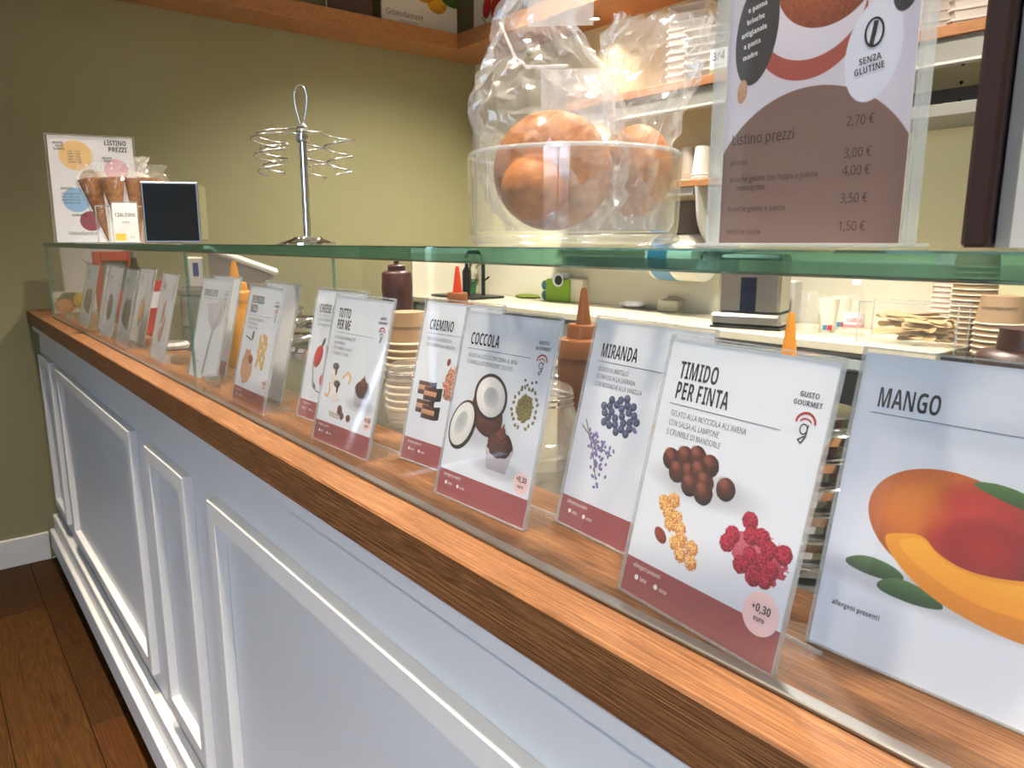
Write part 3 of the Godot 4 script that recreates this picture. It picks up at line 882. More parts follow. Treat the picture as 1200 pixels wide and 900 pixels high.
			p.stroke([Vector2(0.14, 0.80), Vector2(0.20, 1.0), Vector2(0.30, 1.09), Vector2(0.50, 1.10)], 0.008, Color(0.35, 0.34, 0.36))
			for k in 3:
				p.stroke([Vector2(0.12 + 0.025 * k, 0.84), Vector2(0.19 + 0.02 * k, 1.02)], 0.004, Color(0.35, 0.34, 0.36))
			p.ell(0.24, 1.04, 0.05, 0.028, 0.6, Color(0.5, 0.5, 0.52), Color(0.22, 0.21, 0.23))
		"splendido":
			p.ell(0.32, 0.58, 0.035, 0.06, 0.2, Color(0.28, 0.28, 0.34), Color(0.1, 0.1, 0.14))
			p.stroke([Vector2(0.10, 0.60), Vector2(0.30, 0.64)], 0.010, Color(0.25, 0.22, 0.26))
			for i in 26:
				p.ell(0.66 + 0.10 * sin(i * 2.3), 0.56 + 0.014 * i, 0.045, 0.032, i, Color(0.90, 0.78, 0.50), Color(0.66, 0.46, 0.20), 0.9, 0.3)
			for i in 60:
				var a := i * 2.39
				p.ell(0.28 + cos(a) * 0.022 * sqrt(float(i)), 0.95 + sin(a) * 0.026 * sqrt(float(i)), 0.035, 0.025, i, Color(0.85, 0.66, 0.54), Color(0.60, 0.38, 0.28), 0.9, 0.3)
			p.ell(0.36, 0.86, 0.07, 0.05, 0.2, Color(0.55, 0.28, 0.18), Color(0.3, 0.12, 0.08), 0.5)
			p.ell(0.90, 1.10, 0.07, 0.07, 0, Color(0.91, 0.78, 0.78), Color(0.91, 0.78, 0.78))
		"fior":
			p.poly(PackedVector2Array([Vector2(0.28, 0.36), Vector2(0.98, 0.30), Vector2(0.82, 0.62), Vector2(0.64, 0.70), Vector2(0.50, 1.35), Vector2(0.44, 1.35), Vector2(0.56, 0.70), Vector2(0.40, 0.60)]), Color(0.80, 0.78, 0.80), Color(0.46, 0.44, 0.47), 0.3)
			p.ell(0.66, 0.48, 0.10, 0.20, 0.5, Color(0.86, 0.85, 0.87), Color(0.62, 0.60, 0.64), 0.4, 0.1, 0.3)
		"savoiardi":
			p.ell(0.42, 0.62, 0.075, 0.21, 0.25, Color(0.85, 0.58, 0.36), Color(0.62, 0.34, 0.18), 0.6, 0.1)
			p.ell(0.58, 0.80, 0.07, 0.16, 0.35, Color(0.87, 0.62, 0.40), Color(0.62, 0.36, 0.20), 0.6, 0.1)
			p.ell(0.44, 0.98, 0.14, 0.13, 0, Color(0.80, 0.68, 0.62), Color(0.52, 0.38, 0.34), 0.6, 0.3)
		"leaf":
			p.poly(PackedVector2Array([Vector2(0.22, 0.62), Vector2(0.40, 0.50), Vector2(0.50, 0.56), Vector2(0.75, 0.50), Vector2(0.85, 0.74), Vector2(0.82, 1.08), Vector2(0.50, 1.04), Vector2(0.14, 0.92)]), Color(0.26, 0.28, 0.20), Color(0.16, 0.18, 0.12), 0.6)
		"beans":
			for i in 60:
				var a := i * 2.39
				p.ell(0.45 + cos(a) * 0.026 * sqrt(float(i)), 0.80 + sin(a) * 0.033 * sqrt(float(i)), 0.05, 0.035, i, Color(0.46, 0.30, 0.28), Color(0.20, 0.11, 0.11), 0.8, 0.2)
		"lemon":
			p.ell(0.45, 0.80, 0.24, 0.20, -0.9, Color(0.90, 0.72, 0.20), Color(0.65, 0.42, 0.08), 0.4, 0.15)
			p.stroke([Vector2(0.25, 0.74), Vector2(0.55, 0.48)], 0.012, Color(0.25, 0.22, 0.15))
			p.ell(0.38, 1.06, 0.10, 0.06, 0.4, Color(0.60, 0.60, 0.66), Color(0.42, 0.42, 0.5), 0.5, 0.2)

# ---------------------------------------------------------------- acrylic sign holders
const CARD_W := 0.148
const CARD_H := 0.208
var print_faces := {}
func card_mesh(w: float, h: float) -> ArrayMesh:
	# front face (uv mapped) as one surface, back and edges as another
	var st := begin()
	st.set_smooth_group(-1)
	var z := 0.0006
	var a := [Vector3(-w / 2, 0, z), Vector3(w / 2, 0, z), Vector3(w / 2, h, z), Vector3(-w / 2, h, z)]
	var uv := [Vector2(0, 1), Vector2(1, 1), Vector2(1, 0), Vector2(0, 0)]
	for k in [0, 2, 1, 0, 3, 2]:
		st.set_uv(uv[k])
		st.add_vertex(a[k])
	st.generate_normals()
	var m := st.commit()
	var s2 := begin()
	s2.set_smooth_group(-1)
	quad(s2, Vector3(w / 2, 0, 0), Vector3(-w / 2, 0, 0), Vector3(-w / 2, h, 0), Vector3(w / 2, h, 0))
	for k in 4:
		var p: Vector3 = a[k]
		var q: Vector3 = a[(k + 1) % 4]
		quad(s2, p, Vector3(p.x, p.y, 0), Vector3(q.x, q.y, 0), q)
	s2.generate_normals()
	return s2.commit(m)
func printed(im: Image, called: String) -> StandardMaterial3D:
	var m := StandardMaterial3D.new()
	m.resource_name = called
	m.albedo_texture = tex(im)
	m.roughness = 0.55
	return m
func printed_card(parent: Node, w: float, h: float, im: Image, tilt: float, at: Vector3, lift := 0.0) -> MeshInstance3D:
	var c := MeshInstance3D.new()
	c.name = "card"
	c.mesh = card_mesh(w, h)
	c.set_surface_override_material(0, printed(im, "card_print"))
	c.set_surface_override_material(1, M.paper)
	parent.add_child(c, true)
	c.rotation.x = -tilt
	c.position = at + Basis(Vector3.RIGHT, -tilt) * Vector3(0, lift, 0)
	return c
func easel(parent: Node, w: float, h: float, tilt: float, foot: float):
	# L shaped clear holder: front sheet, back sheet, foot running backwards
	var t := Transform3D(Basis(Vector3.RIGHT, -tilt), Vector3.ZERO)
	for zz in [0.0022, -0.0014]:
		var st := begin()
		box(st, t * Vector3(0, h / 2 + 0.001, zz), Vector3(w, h, 0.0012), 0.0, t.basis)
		obj("front_sheet" if zz > 0 else "back_sheet", done(st), M.acrylic, parent)
	var st2 := begin()
	for s in [-1, 1]:
		box(st2, t * Vector3(s * w / 2, h / 2 + 0.001, 0.0004), Vector3(0.0012, h, 0.0048), 0.0, t.basis)
	box(st2, t * Vector3(0, h + 0.001, 0.0004), Vector3(w, 0.0012, 0.0048), 0.0, t.basis)
	box(st2, t * Vector3(0, 0.0012, 0.0004), Vector3(w, 0.0012, 0.0048), 0.0, t.basis)
	obj("sheet_edge", done(st2), M.acrylic_edge, parent)
	obj("foot", box_mesh(Vector3(w, 0.002, foot), 0.0, Vector3(0, 0.0012, -foot / 2 - 0.001)), M.acrylic, parent)
	obj("foot_edge", box_mesh(Vector3(w, 0.0022, 0.0015), 0.0, Vector3(0, 0.0012, -foot - 0.0015)), M.acrylic_edge, parent)
func flavour_sign(label: String, x: float, z: float, yaw: float, kind: String, title: Array, sub: Array, gourmet: bool, price := false, res := 420, tilt := 0.24):
	var t := thing("flavour_sign", label, "sign", Vector3(x, WOOD_Y, z), yaw, "")
	easel(t, CARD_W + 0.003, CARD_H + 0.004, tilt, 0.05)
	var p := Print.new(res, int(res * CARD_H / CARD_W), Color(0.82, 0.845, 0.885))
	if kind: picture(kind, p)
	var c := printed_card(t, CARD_W, CARD_H, p.im, tilt, Vector3.ZERO, 0.0018)
	var zf := 0.00085
	var X := func(f: float) -> float: return (f - 0.5) * CARD_W
	var Y := func(f: float) -> float: return (1.0 - f) * CARD_H
	var y := 0.115
	if title.size() == 1: y = 0.145
	for s in title:
		lettering(s, 0.0132, M.ink, c, Vector3(X.call(0.09), Y.call(y), zf), 0.58)
		y += 0.078
	y -= 0.026
	var rule := box_mesh(Vector3(CARD_W * 0.70, 0.0004, 0.0001))
	obj("rule", rule, M.ink, c, Vector3(X.call(0.42), Y.call(y), zf))
	y += 0.035
	for s in sub:
		lettering(s, 0.0044, M.ink_soft, c, Vector3(X.call(0.09), Y.call(y), zf), 0.74, font_plain)
		y += 0.036
	if gourmet:
		lettering("GUSTO", 0.0032, M.ink, c, Vector3(X.call(0.88), Y.call(0.115), zf), 0.95, font_bold, HORIZONTAL_ALIGNMENT_CENTER)
		lettering("GOURMET", 0.0032, M.ink, c, Vector3(X.call(0.88), Y.call(0.143), zf), 0.95, font_bold, HORIZONTAL_ALIGNMENT_CENTER)
		var gx: float = X.call(0.89)
		var gy: float = Y.call(0.205)
		var arc := []
		for k in 13:
			var a := PI * (0.02 + 0.96 * k / 12.0)
			arc.append(Vector3(gx + 0.0072 * cos(a), gy + 0.0068 * sin(a), zf))
		var st := begin()
		ribbon(st, arc, 0.0016)
		arc = []
		for k in 9:
			var a := PI * (0.1 + 0.8 * k / 8.0)
			arc.append(Vector3(gx + 0.0042 * cos(a), gy + 0.0030 * sin(a), zf))
		ribbon(st, arc, 0.0011)
		obj("logo_scoop", done(st), M.ink_red, c)
		st = begin()
		var g := []
		for k in 11:
			var a := TAU * k / 10.0
			g.append(Vector3(gx + 0.0028 * cos(a) - 0.0004, gy - 0.0040 + 0.0034 * sin(a), zf))
		ribbon(st, g, 0.0009)
		ribbon(st, [Vector3(gx + 0.0026, gy - 0.001, zf), Vector3(gx + 0.0020, gy - 0.009, zf), Vector3(gx - 0.0006, gy - 0.0135, zf), Vector3(gx - 0.0032, gy - 0.0115, zf), Vector3(gx + 0.0012, gy - 0.0085, zf)], 0.0009)
		obj("logo_letter", done(st), M.ink, c)
	if kind == "mango" or kind in ["fior", "savoiardi", "leaf", "beans", "lemon"]:
		lettering("allergeni presenti", 0.0027, M.ink, c, Vector3(X.call(0.07), Y.call(0.845), zf), 0.8)
	else:
		lettering("allergeni presenti", 0.0026, M.ink_white, c, Vector3(X.call(0.06), Y.call(0.885), zf), 0.8, font_plain)
		lettering("latte", 0.0019, M.ink_white, c, Vector3(X.call(0.125), Y.call(0.928), zf), 0.8, font_plain)
		lettering("uova", 0.0019, M.ink_white, c, Vector3(X.call(0.27), Y.call(0.928), zf), 0.8, font_plain)
		for k in 2:
			obj("symbol_dot", lathe_mesh([Vector2(0, 0), Vector2(0.0021, 0), Vector2(0.0021, 0.0001), Vector2(0, 0.0001)], 12), M.ink_white, c, Vector3(X.call(0.10 + 0.145 * k), Y.call(0.928), zf)).rotation.x = PI / 2
	if price:
		var pc: Vector2 = {"timido": Vector2(0.88, 0.832), "coccola": Vector2(0.90, 0.79), "tutto": Vector2(0.90, 0.775), "splendido": Vector2(0.90, 0.775)}[kind]
		lettering("+0,30", 0.0056, M.ink, c, Vector3(X.call(pc.x), Y.call(pc.y - 0.012), zf), 0.8, font_bold, HORIZONTAL_ALIGNMENT_CENTER)
		lettering("euro", 0.0036, M.ink, c, Vector3(X.call(pc.x), Y.call(pc.y + 0.022), zf), 0.8, font_bold, HORIZONTAL_ALIGNMENT_CENTER)
	return t
func ribbon(st: SurfaceTool, pts: Array, w: float):
	st.set_smooth_group(-1)
	for i in pts.size() - 1:
		var d: Vector3 = (pts[i + 1] - pts[i]).normalized()
		var s := Vector3(-d.y, d.x, 0) * w * 0.5
		quad(st, pts[i] - s - d * w * 0.3, pts[i + 1] - s + d * w * 0.3, pts[i + 1] + s + d * w * 0.3, pts[i] + s - d * w * 0.3)

func build_signs():
	var P := func(xl: float, xr: float) -> float: return (xl + xr) * 0.5
	flavour_sign("large card reading MANGO with a whole and a sliced mango", -0.1685, -0.468, deg_to_rad(1.0), "mango", ["MANGO"], [], false, false, 640)
	flavour_sign("card reading TIMIDO PER FINTA with hazelnuts and raspberries", -0.308, -0.4135, deg_to_rad(-6.0), "timido", ["TIMIDO", "PER FINTA"], ["GELATO ALLA NOCCIOLA ALL'AVENA", "CON SALSA AL LAMPONE", "E CRUMBLE DI MANDORLE"], true, true, 640)
	flavour_sign("card reading MIRANDA with blueberries and lavender", -0.450, -0.476, deg_to_rad(-4.0), "miranda", ["MIRANDA"], ["GELATO AL MIRTILLO", "ED INFUSO ALLA LAVANDA", "CON MERINGHE ALLA VANIGLIA"], false, false, 560)
	flavour_sign("card reading COCCOLA with halved coconuts and a gelato cup", -0.6015, -0.436, deg_to_rad(2.0), "coccola", ["COCCOLA"], ["GELATO AL COCCO CON CREMA AL MOU", "E GRANELLA DI PISTACCHIO TOSTATO"], true, true, 560)
	flavour_sign("card reading CREMINO with layered chocolate squares", -0.747, -0.478, deg_to_rad(4.0), "cremino", ["CREMINO"], ["GELATO ALLA NOCCIOLA", "CON CREMINO AL GIANDUIA"], false)
	flavour_sign("card reading TUTTO PER ME with coffee makers and a gelato cup", -0.9085, -0.4265, deg_to_rad(3.0), "tutto", ["TUTTO", "PER ME"], ["GELATO ALLA PANNACOTTA", "ALLA VANIGLIA", "CON CARAMELLO SALATO", "E CRUMBLE DI CACAO"], true, true)
	flavour_sign("card reading CHEESE CAKE with strawberry and cake slice", -1.060, -0.468, deg_to_rad(3.5), "cheese", ["CHEESE CAKE"], ["GELATO AL CHEESECAKE", "CON SALSA DI FRAGOLE"], false)
	flavour_sign("card reading SPLENDIDO INIZIO with ginger pieces and crumbs", -1.245, -0.419, 0.0, "splendido", ["SPLENDIDO", "INIZIO"], ["GELATO AL CIOCCOLATO BIANCO", "CON SALE ALL'ARANCIA", "E GRANELLA DI VANIGLIA"], true, true)
	flavour_sign("plain backed card half hidden behind the SPLENDIDO INIZIO card", -1.322, -0.478, deg_to_rad(1.0), "", [""], [], false, false, 64)
	flavour_sign("card reading FIOR DI LATTE with pouring milk", -1.572, -0.441, deg_to_rad(3.5), "fior", ["FIOR DI LATTE"], [], true, false, 300)
	flavour_sign("pink banded card mostly hidden behind the FIOR DI LATTE card", -1.648, -0.485, deg_to_rad(3.0), "splendido", ["S"], ["GELATO"], false, false, 200)
	flavour_sign("card reading DAVIDE with sponge finger biscuits", -1.889, -0.430, deg_to_rad(-2.5), "savoiardi", ["DAVIDE"], [], true, false, 260)
	flavour_sign("card with a dark green leafy picture", -2.205, -0.416, deg_to_rad(-1.5), "leaf", ["LIBERO"], [], true, false, 220)
	flavour_sign("card with a yellow fruit picture behind the leafy card", -2.270, -0.470, deg_to_rad(1.0), "lemon", ["PER TE", "E TU"], [], true, false, 220)
	flavour_sign("card with a pile of brown beans", -2.467, -0.428, deg_to_rad(1.5), "beans", ["CACAO"], ["GELATO FONDENTE"], true, false, 220)
	flavour_sign("card with a narrow dark leaf beside the glass end", -2.78, -0.420, deg_to_rad(2.0), "leaf", ["MENTA", "E SALVIA"], [], false, false, 160)
	flavour_sign("faded card behind the narrow dark leaf card", -2.66, -0.455, deg_to_rad(2.0), "savoiardi", ["MIELE"], [], false, false, 160)

# ---------------------------------------------------------------- things standing on the glass
func scale_at(p: Vector3) -> float:
	return FOCAL / (p - EYE).dot(cam_f)        # pixels of the 1200 frame for one metre
func face_turn(p: Vector3) -> float:
	return atan2(EYE.x - p.x, EYE.z - p.z)
func bread_mesh(r: float, th: float, knob: Vector3, kr: float) -> ArrayMesh:
	# sweet bun: flattened ball with a smaller ball pressed into one face (local +z), one continuous crust
	var n := FastNoiseLite.new()
	n.seed = 12
	n.frequency = 9.0
	var f := func(d: Vector3) -> Vector3:
		var e := 1.0 / sqrt(d.x * d.x / (r * r) + d.y * d.y / (r * r * 0.96) + d.z * d.z / (th * th))
		var b := d.dot(knob)
		var disc := b * b - knob.length_squared() + kr * kr
		var out := e
		if disc > 0.0 and b > 0.0:
			var k := b + sqrt(disc)
			if k > e: out = k
		out += 0.0009 * n.get_noise_3d(d.x * 2.0, d.y * 2.0, d.z * 2.0)
		return d * out
	return blob_mesh(f, 72, 48)
func bag_mesh(prof: Array, crease: float, seed_: int, nu := 60, nv := 44) -> ArrayMesh:
	# crumpled clear bag; prof rows are [height, centre x, half width, half depth]
	var n := FastNoiseLite.new()
	n.seed = seed_
	n.frequency = 1.0
	n.noise_type = FastNoiseLite.TYPE_SIMPLEX
	n.fractal_type = FastNoiseLite.FRACTAL_RIDGED
	n.fractal_octaves = 2
	var st := begin()
	st.set_smooth_group(-1)
	var pos := func(i: int, j: int) -> Vector3:
		var a := TAU * (i % nu) / nu
		var t := float(j) / nv * (prof.size() - 1)
		var k := mini(int(t), prof.size() - 2)
		var s := t - k
		s = s * s * (3 - 2 * s)
		var y: float = lerpf(prof[k][0], prof[k + 1][0], t - k)
		var cx: float = lerpf(prof[k][1], prof[k + 1][1], s)
		var hw: float = lerpf(prof[k][2], prof[k + 1][2], s)
		var hd: float = lerpf(prof[k][3], prof[k + 1][3], s)
		var dd: float = n.get_noise_3d(cos(a) * 1.6 + y * 5.0, sin(a) * 1.6, y * 16.0)
		var grow := 1.0 + crease * (dd - 0.2) / maxf(hw, 0.03)
		return Vector3(cx + cos(a) * hw * grow, y + 0.5 * crease * n.get_noise_2d(cos(a) * 3.0, y * 9.0 + sin(a)) * minf(1.0, 3.0 * float(j) / nv), sin(a) * hd * (1.0 + crease * dd / maxf(hd, 0.02)))
	for j in nv:
		for i in nu:
			quad(st, pos.call(i + 1, j), pos.call(i, j), pos.call(i, j + 1), pos.call(i + 1, j + 1))
	return done(st)
func cone_mesh(h: float, r: float) -> ArrayMesh:
	return lathe_mesh([Vector2(0.0015, 0), Vector2(r * 0.5, h * 0.5), Vector2(r, h), Vector2(r * 0.9, h - 0.002), Vector2(r * 0.4, h * 0.45), Vector2(0.001, 0.008)], 24)
func spiral(parent: Node, from: Vector3, dir: Vector3):
	# arm and hanging coil that holds one cone
	var pts := [from, from + dir * 0.018]
	var c := from + dir * 0.052
	var side := dir.cross(Vector3.UP)
	for k in 57:
		var a := PI + TAU * k / 20.0
		var r := 0.030 - 0.0042 * (k / 20.0)
		pts.append(c + dir * cos(a) * r + side * sin(a) * r + Vector3(0, -0.0255 * k / 20.0, 0))
	obj("cone_coil", tube_mesh(pts, 0.0016, 7), M.chrome, parent)

func build_on_glass():
	var Y := GLASS_TOP + 0.0004
	# framed price list at the far end of the glass
	var p := on_z(117, 283, -0.455)
	var t := thing("price_list", "tall acrylic stand with the LISTINO PREZZI price list", "price list", Vector3(p.x, Y, p.z), face_turn(p) - 0.10)
	var s := scale_at(p)
	var w := 86.0 / s
	var h := 121.0 / s
	var tl := 0.06
	easel(t, w + 0.012, h, tl, 0.06)
	var pr := Print.new(300, int(300.0 * h / w), Color(0.88, 0.88, 0.9))
	for q in [[0.31, 0.25, 0.20, Color(0.90, 0.76, 0.53)], [0.78, 0.43, 0.15, Color(0.87, 0.68, 0.72)], [0.47, 0.57, 0.145, Color(0.66, 0.57, 0.52)], [0.27, 0.84, 0.165, Color(0.55, 0.72, 0.87)], [0.42, 1.12, 0.135, Color(0.56, 0.22, 0.30)]]:
		pr.ell(q[0], q[1], q[2], q[2], 0, q[3], q[3])
	var c := printed_card(t, w, h - 0.004, pr.im, tl, Vector3.ZERO, 0.0018)
	var zf := 0.0009
	var L := func(words: String, fx: float, fy: float, cap: float, m: String, al := HORIZONTAL_ALIGNMENT_LEFT):
		lettering(words, cap * w, M[m], c, Vector3((fx - 0.5) * w, h - fy * w, zf), 0.8, font_bold, al)
	L.call("LISTINO", 0.93, 0.09, 0.062, "ink", HORIZONTAL_ALIGNMENT_RIGHT)
	L.call("PREZZI", 0.93, 0.175, 0.062, "ink", HORIZONTAL_ALIGNMENT_RIGHT)
	for q in [["GELATO", 0.06, 0.11], ["GUSTI", 0.09, 0.15], ["CLASSICI", 0.06, 0.19], ["GELATO", 0.62, 0.29], ["GUSTI", 0.64, 0.33], ["BEVANDE", 0.38, 0.48], ["GRANITE", 0.10, 0.70], ["SEMIFREDDI", 0.20, 1.05]]:
		L.call(q[0], q[1], q[2], 0.028, "ink")
	for q in [["CONO      €  2,50", 0.22, 0.215], ["COPPA    €  2,80", 0.22, 0.25], ["COPPA    €  3,00", 0.22, 0.285], ["MEDIA     €  3,50", 0.22, 0.32], ["GRANDE  €  4,00", 0.22, 0.355], ["ACQUA", 0.38, 0.53], ["TE' FREDDO", 0.37, 0.57], ["PICCOLA  200ml  € 2,00", 0.10, 0.77], ["MEDIA    300ml  € 2,50", 0.10, 0.81], ["GRANDE  400ml  € 3,00", 0.10, 0.85], ["CON PANNA   € 0,50", 0.12, 0.89], ["MONOPORZIONE", 0.30, 1.14]]:
		L.call(q[0], q[1], q[2], 0.018, "ink_soft")
	lettering("Gelatodamare", 0.045 * w, M.ink, c, Vector3(-0.36 * w, 0.12 * w, zf), 0.8, font_serif)
	# clear box with wafer cones, next to it the small wafer sign
	p = on_z(152, 284, -0.47)
	s = scale_at(p)
	t = thing("cone_box", "clear acrylic box holding bagged wafer cones", "box", Vector3(p.x, Y, p.z), face_turn(p) - 0.12)
	var bw := 58.0 / s
	var bh := 41.0 / s
	for q in [[Vector3(0, bh / 2, bw * 0.35), Vector3(bw, bh, 0.002)], [Vector3(0, bh / 2, -bw * 0.35), Vector3(bw, bh, 0.002)], [Vector3(-bw / 2, bh / 2, 0), Vector3(0.002, bh, bw * 0.7)], [Vector3(bw / 2, bh / 2, 0), Vector3(0.002, bh, bw * 0.7)]]:
		obj("wall_sheet", box_mesh(q[1], 0, q[0]), M.acrylic, t)
	obj("bottom_sheet", box_mesh(Vector3(bw, 0.002, bw * 0.7), 0, Vector3(0, 0.0012, 0)), M.acrylic, t)
	var st := begin()
	for sx in [-1, 1]:
		box(st, Vector3(sx * bw / 2, bh / 2, bw * 0.35), Vector3(0.003, bh, 0.003))
	box(st, Vector3(0, bh, bw * 0.35), Vector3(bw, 0.003, 0.003))
	obj("rim_edge", done(st), M.acrylic_edge, t)
	var cone := cone_mesh(0.165, 0.030)
	var turn := face_turn(p) - 0.12
	var bs := Basis(Vector3.UP, turn)
	var spots := [[-0.050, 0.0, 0.30], [-0.014, 0.02, 0.12], [0.024, 0.0, -0.06], [0.058, 0.02, -0.16]]
	for i in spots.size():
		var q: Array = spots[i]
		var k := thing("wafer_cone", ["golden wafer cone leaning out at the price list side of the box", "upright bagged wafer cone behind the CIALDINE sign", "bagged wafer cone in the middle of the acrylic box", "bagged wafer cone leaning against the napkin dispenser"][i], "wafer cone", Vector3(p.x, Y + 0.004, p.z) + bs * Vector3(q[0], 0, q[1]), turn, "bagged wafer cones in the box")
		var cm := obj("wafer", cone, M.wafer, k)
		cm.rotation.z = q[2] * 0.6
		var bg := obj("bag", bag_mesh([[0.0, 0, 0.006, 0.006], [0.08, 0, 0.020, 0.020], [0.165, 0, 0.034, 0.032], [0.176, 0, 0.027, 0.016], [0.185, 0, 0.020, 0.006], [0.203, 0.004, 0.027, 0.004]], 0.008, 40 + i, 24, 16), M.film_thin, k)
		bg.rotation.z = q[2] * 0.6
	# small sign leaning on the box
	var sp := Vector3(p.x, Y, p.z) + bs * Vector3(0.004, 0, bw * 0.35 + 0.028)
	t = thing("wafer_sign", "small leaning acrylic card reading CIALDINE with a yellow price spot", "sign", sp, turn + 0.1)
	easel(t, 0.062, 0.108, 0.22, 0.03)
	pr = Print.new(120, int(120.0 * 0.104 / 0.058), Color(0.88, 0.88, 0.88))
	pr.rect(0.05, 0.78, 0.48, 0.96, Color(0.88, 0.76, 0.25))
	c = printed_card(t, 0.058, 0.104, pr.im, 0.22, Vector3.ZERO, 0.0018)
	lettering("CIALDINE", 0.010, M.ink, c, Vector3(0, 0.072, zf), 0.75, font_bold, HORIZONTAL_ALIGNMENT_CENTER)
	lettering("al pezzo", 0.005, M.ink_soft, c, Vector3(0, 0.054, zf), 0.75, font_plain, HORIZONTAL_ALIGNMENT_CENTER)
	lettering("€ 1", 0.006, M.ink, c, Vector3(0.014, 0.014, zf), 0.75, font_plain, HORIZONTAL_ALIGNMENT_CENTER)
	# bag of wafer biscuits behind the dispenser
	p = on_z(169, 284, -0.60)
	s = scale_at(p)
	t = thing("biscuit_bag", "tied clear bag of wafer biscuits with a white label behind the napkin dispenser", "biscuit bag", Vector3(p.x, Y, p.z), face_turn(p))
	var hb := 97.0 / s
	obj("wafer_block", box_mesh(Vector3(20.0 / s, hb * 0.72, 0.04), 0.004, Vector3(0, hb * 0.36, 0)), M.wafer, t)
	obj("paper_label", box_mesh(Vector3(15.0 / s, 8.0 / s, 0.001), 0, Vector3(0.002, hb * 0.67, 0.0225)), M.paper, t)
	obj("bag", bag_mesh([[0.0, 0, 12.0 / s, 0.026], [hb * 0.5, 0, 12.5 / s, 0.028], [hb * 0.76, 0, 12.0 / s, 0.026], [hb * 0.83, 0, 5.0 / s, 0.008], [hb * 0.9, 0, 9.0 / s, 0.012], [hb, 0.005, 11.0 / s, 0.008]], 0.006, 77, 30, 26), M.film_thick, t)
	# napkin dispenser
	p = on_z(204, 284, -0.52)
	s = scale_at(p)
	t = thing("napkin_dispenser", "black napkin dispenser with a chrome side on the glass", "napkin dispenser", Vector3(p.x, Y, p.z), face_turn(p) - 0.22)
	var nw := 60.0 / s
	var nh := 69.0 / s
	obj("housing", box_mesh(Vector3(nw, nh - 0.006, 0.10), 0.003, Vector3(0, nh / 2 + 0.003, -0.055)), M.chrome, t)
	obj("front_plate", box_mesh(Vector3(nw + 0.004, nh, 0.006), 0.002, Vector3(0, nh / 2 + 0.001, 0.0)), M.steel_dull, t)
	obj("front_panel", box_mesh(Vector3(nw - 0.006, nh - 0.010, 0.002), 0.0, Vector3(0, nh / 2 + 0.001, 0.0042)), M.dark_screen, t)
	# chrome cone stand
	p = on_z(361, 284, -0.545)
	s = scale_at(p)
	t = thing("cone_stand", "chrome cone stand with a top loop and hanging wire coils", "cone stand", Vector3(p.x, Y, p.z), face_turn(p))
	var r := 33.0 / s
	obj("base", lathe_mesh([Vector2(0, 0), Vector2(r, 0), Vector2(r, 0.002), Vector2(r * 0.55, 0.008), Vector2(r * 0.48, 0.012), Vector2(r * 0.44, 0.012), Vector2(r * 0.3, 0.0105), Vector2(0, 0.0105)], 44), M.chrome, t)
	var H := 122.0 / s
	obj("pole", lathe_mesh([Vector2(0.0065, 0.010), Vector2(0.0065, H), Vector2(0, H)], 20), M.chrome, t)
	obj("collar", lathe_mesh([Vector2(0.0085, H - 0.012), Vector2(0.0105, H - 0.006), Vector2(0.0085, H), Vector2(0.0105, H + 0.006), Vector2(0.0085, H + 0.010), Vector2(0.0095, H + 0.013), Vector2(0.004, H + 0.018), Vector2(0, H + 0.018)], 20), M.chrome, t)
	var loop := []
	for k in 25:
		var a := -PI / 2 + TAU * (0.04 + 0.92 * k / 24.0)
		var wd := 0.0135 * (0.62 + 0.38 * sin(a))
		loop.append(Vector3(cos(a) * wd * 1.05, H + 0.046 + sin(a) * 0.034, 0))
	obj("carry_loop", tube_mesh(loop, 0.0017, 8), M.chrome, t)
	for q in [[0.05, 0.010], [PI - 0.42, 0.006], [PI + 0.62, 0.016], [PI * 1.6, 0.008]]:
		var dv := Vector3(cos(q[0]), 0, sin(q[0]))
		spiral(t, Vector3(0, H - 0.004 + q[1], 0) + dv * 0.008, dv)
	# glass bowl with two bagged buns
	var rr := 0.76
	var dh := Vector3(ray(671, 283).x, 0, ray(671, 283).z).normalized()
	var bc := EYE + dh * rr
	bc.y = Y
	var k2 := FOCAL / (bc - EYE).dot(cam_f)
	var R := 124.0 / k2 * 0.985
	var bh2 := 0.087
	t = thing("glass_bowl", "round straight sided glass bowl with a thick base", "bowl", bc)
	obj("bowl_wall", lathe_mesh([Vector2(0, 0.0), Vector2(R * 0.93, 0.0), Vector2(R * 0.965, 0.003), Vector2(R * 0.985, 0.02), Vector2(R, bh2 - 0.002), Vector2(R - 0.002, bh2), Vector2(R - 0.005, bh2 - 0.002), Vector2(R * 0.945, 0.022), Vector2(R * 0.90, 0.0135), Vector2(0, 0.012)], 72), M.clear, t)
	st = begin()
	tube_ring(st, Vector3(0, bh2 - 0.001, 0), R - 0.0025, 0.0019)
	obj("rim", done(st), M.acrylic_edge, t)
	st = begin()
	tube_ring(st, Vector3(0, 0.0065, 0), R * 0.955, 0.0048)
	obj("thick_foot", done(st), M.clear, t)
	var right := Vector3(cam_r.x, 0, cam_r.z).normalized()
	var turn2 := atan2(-dh.x, -dh.z)
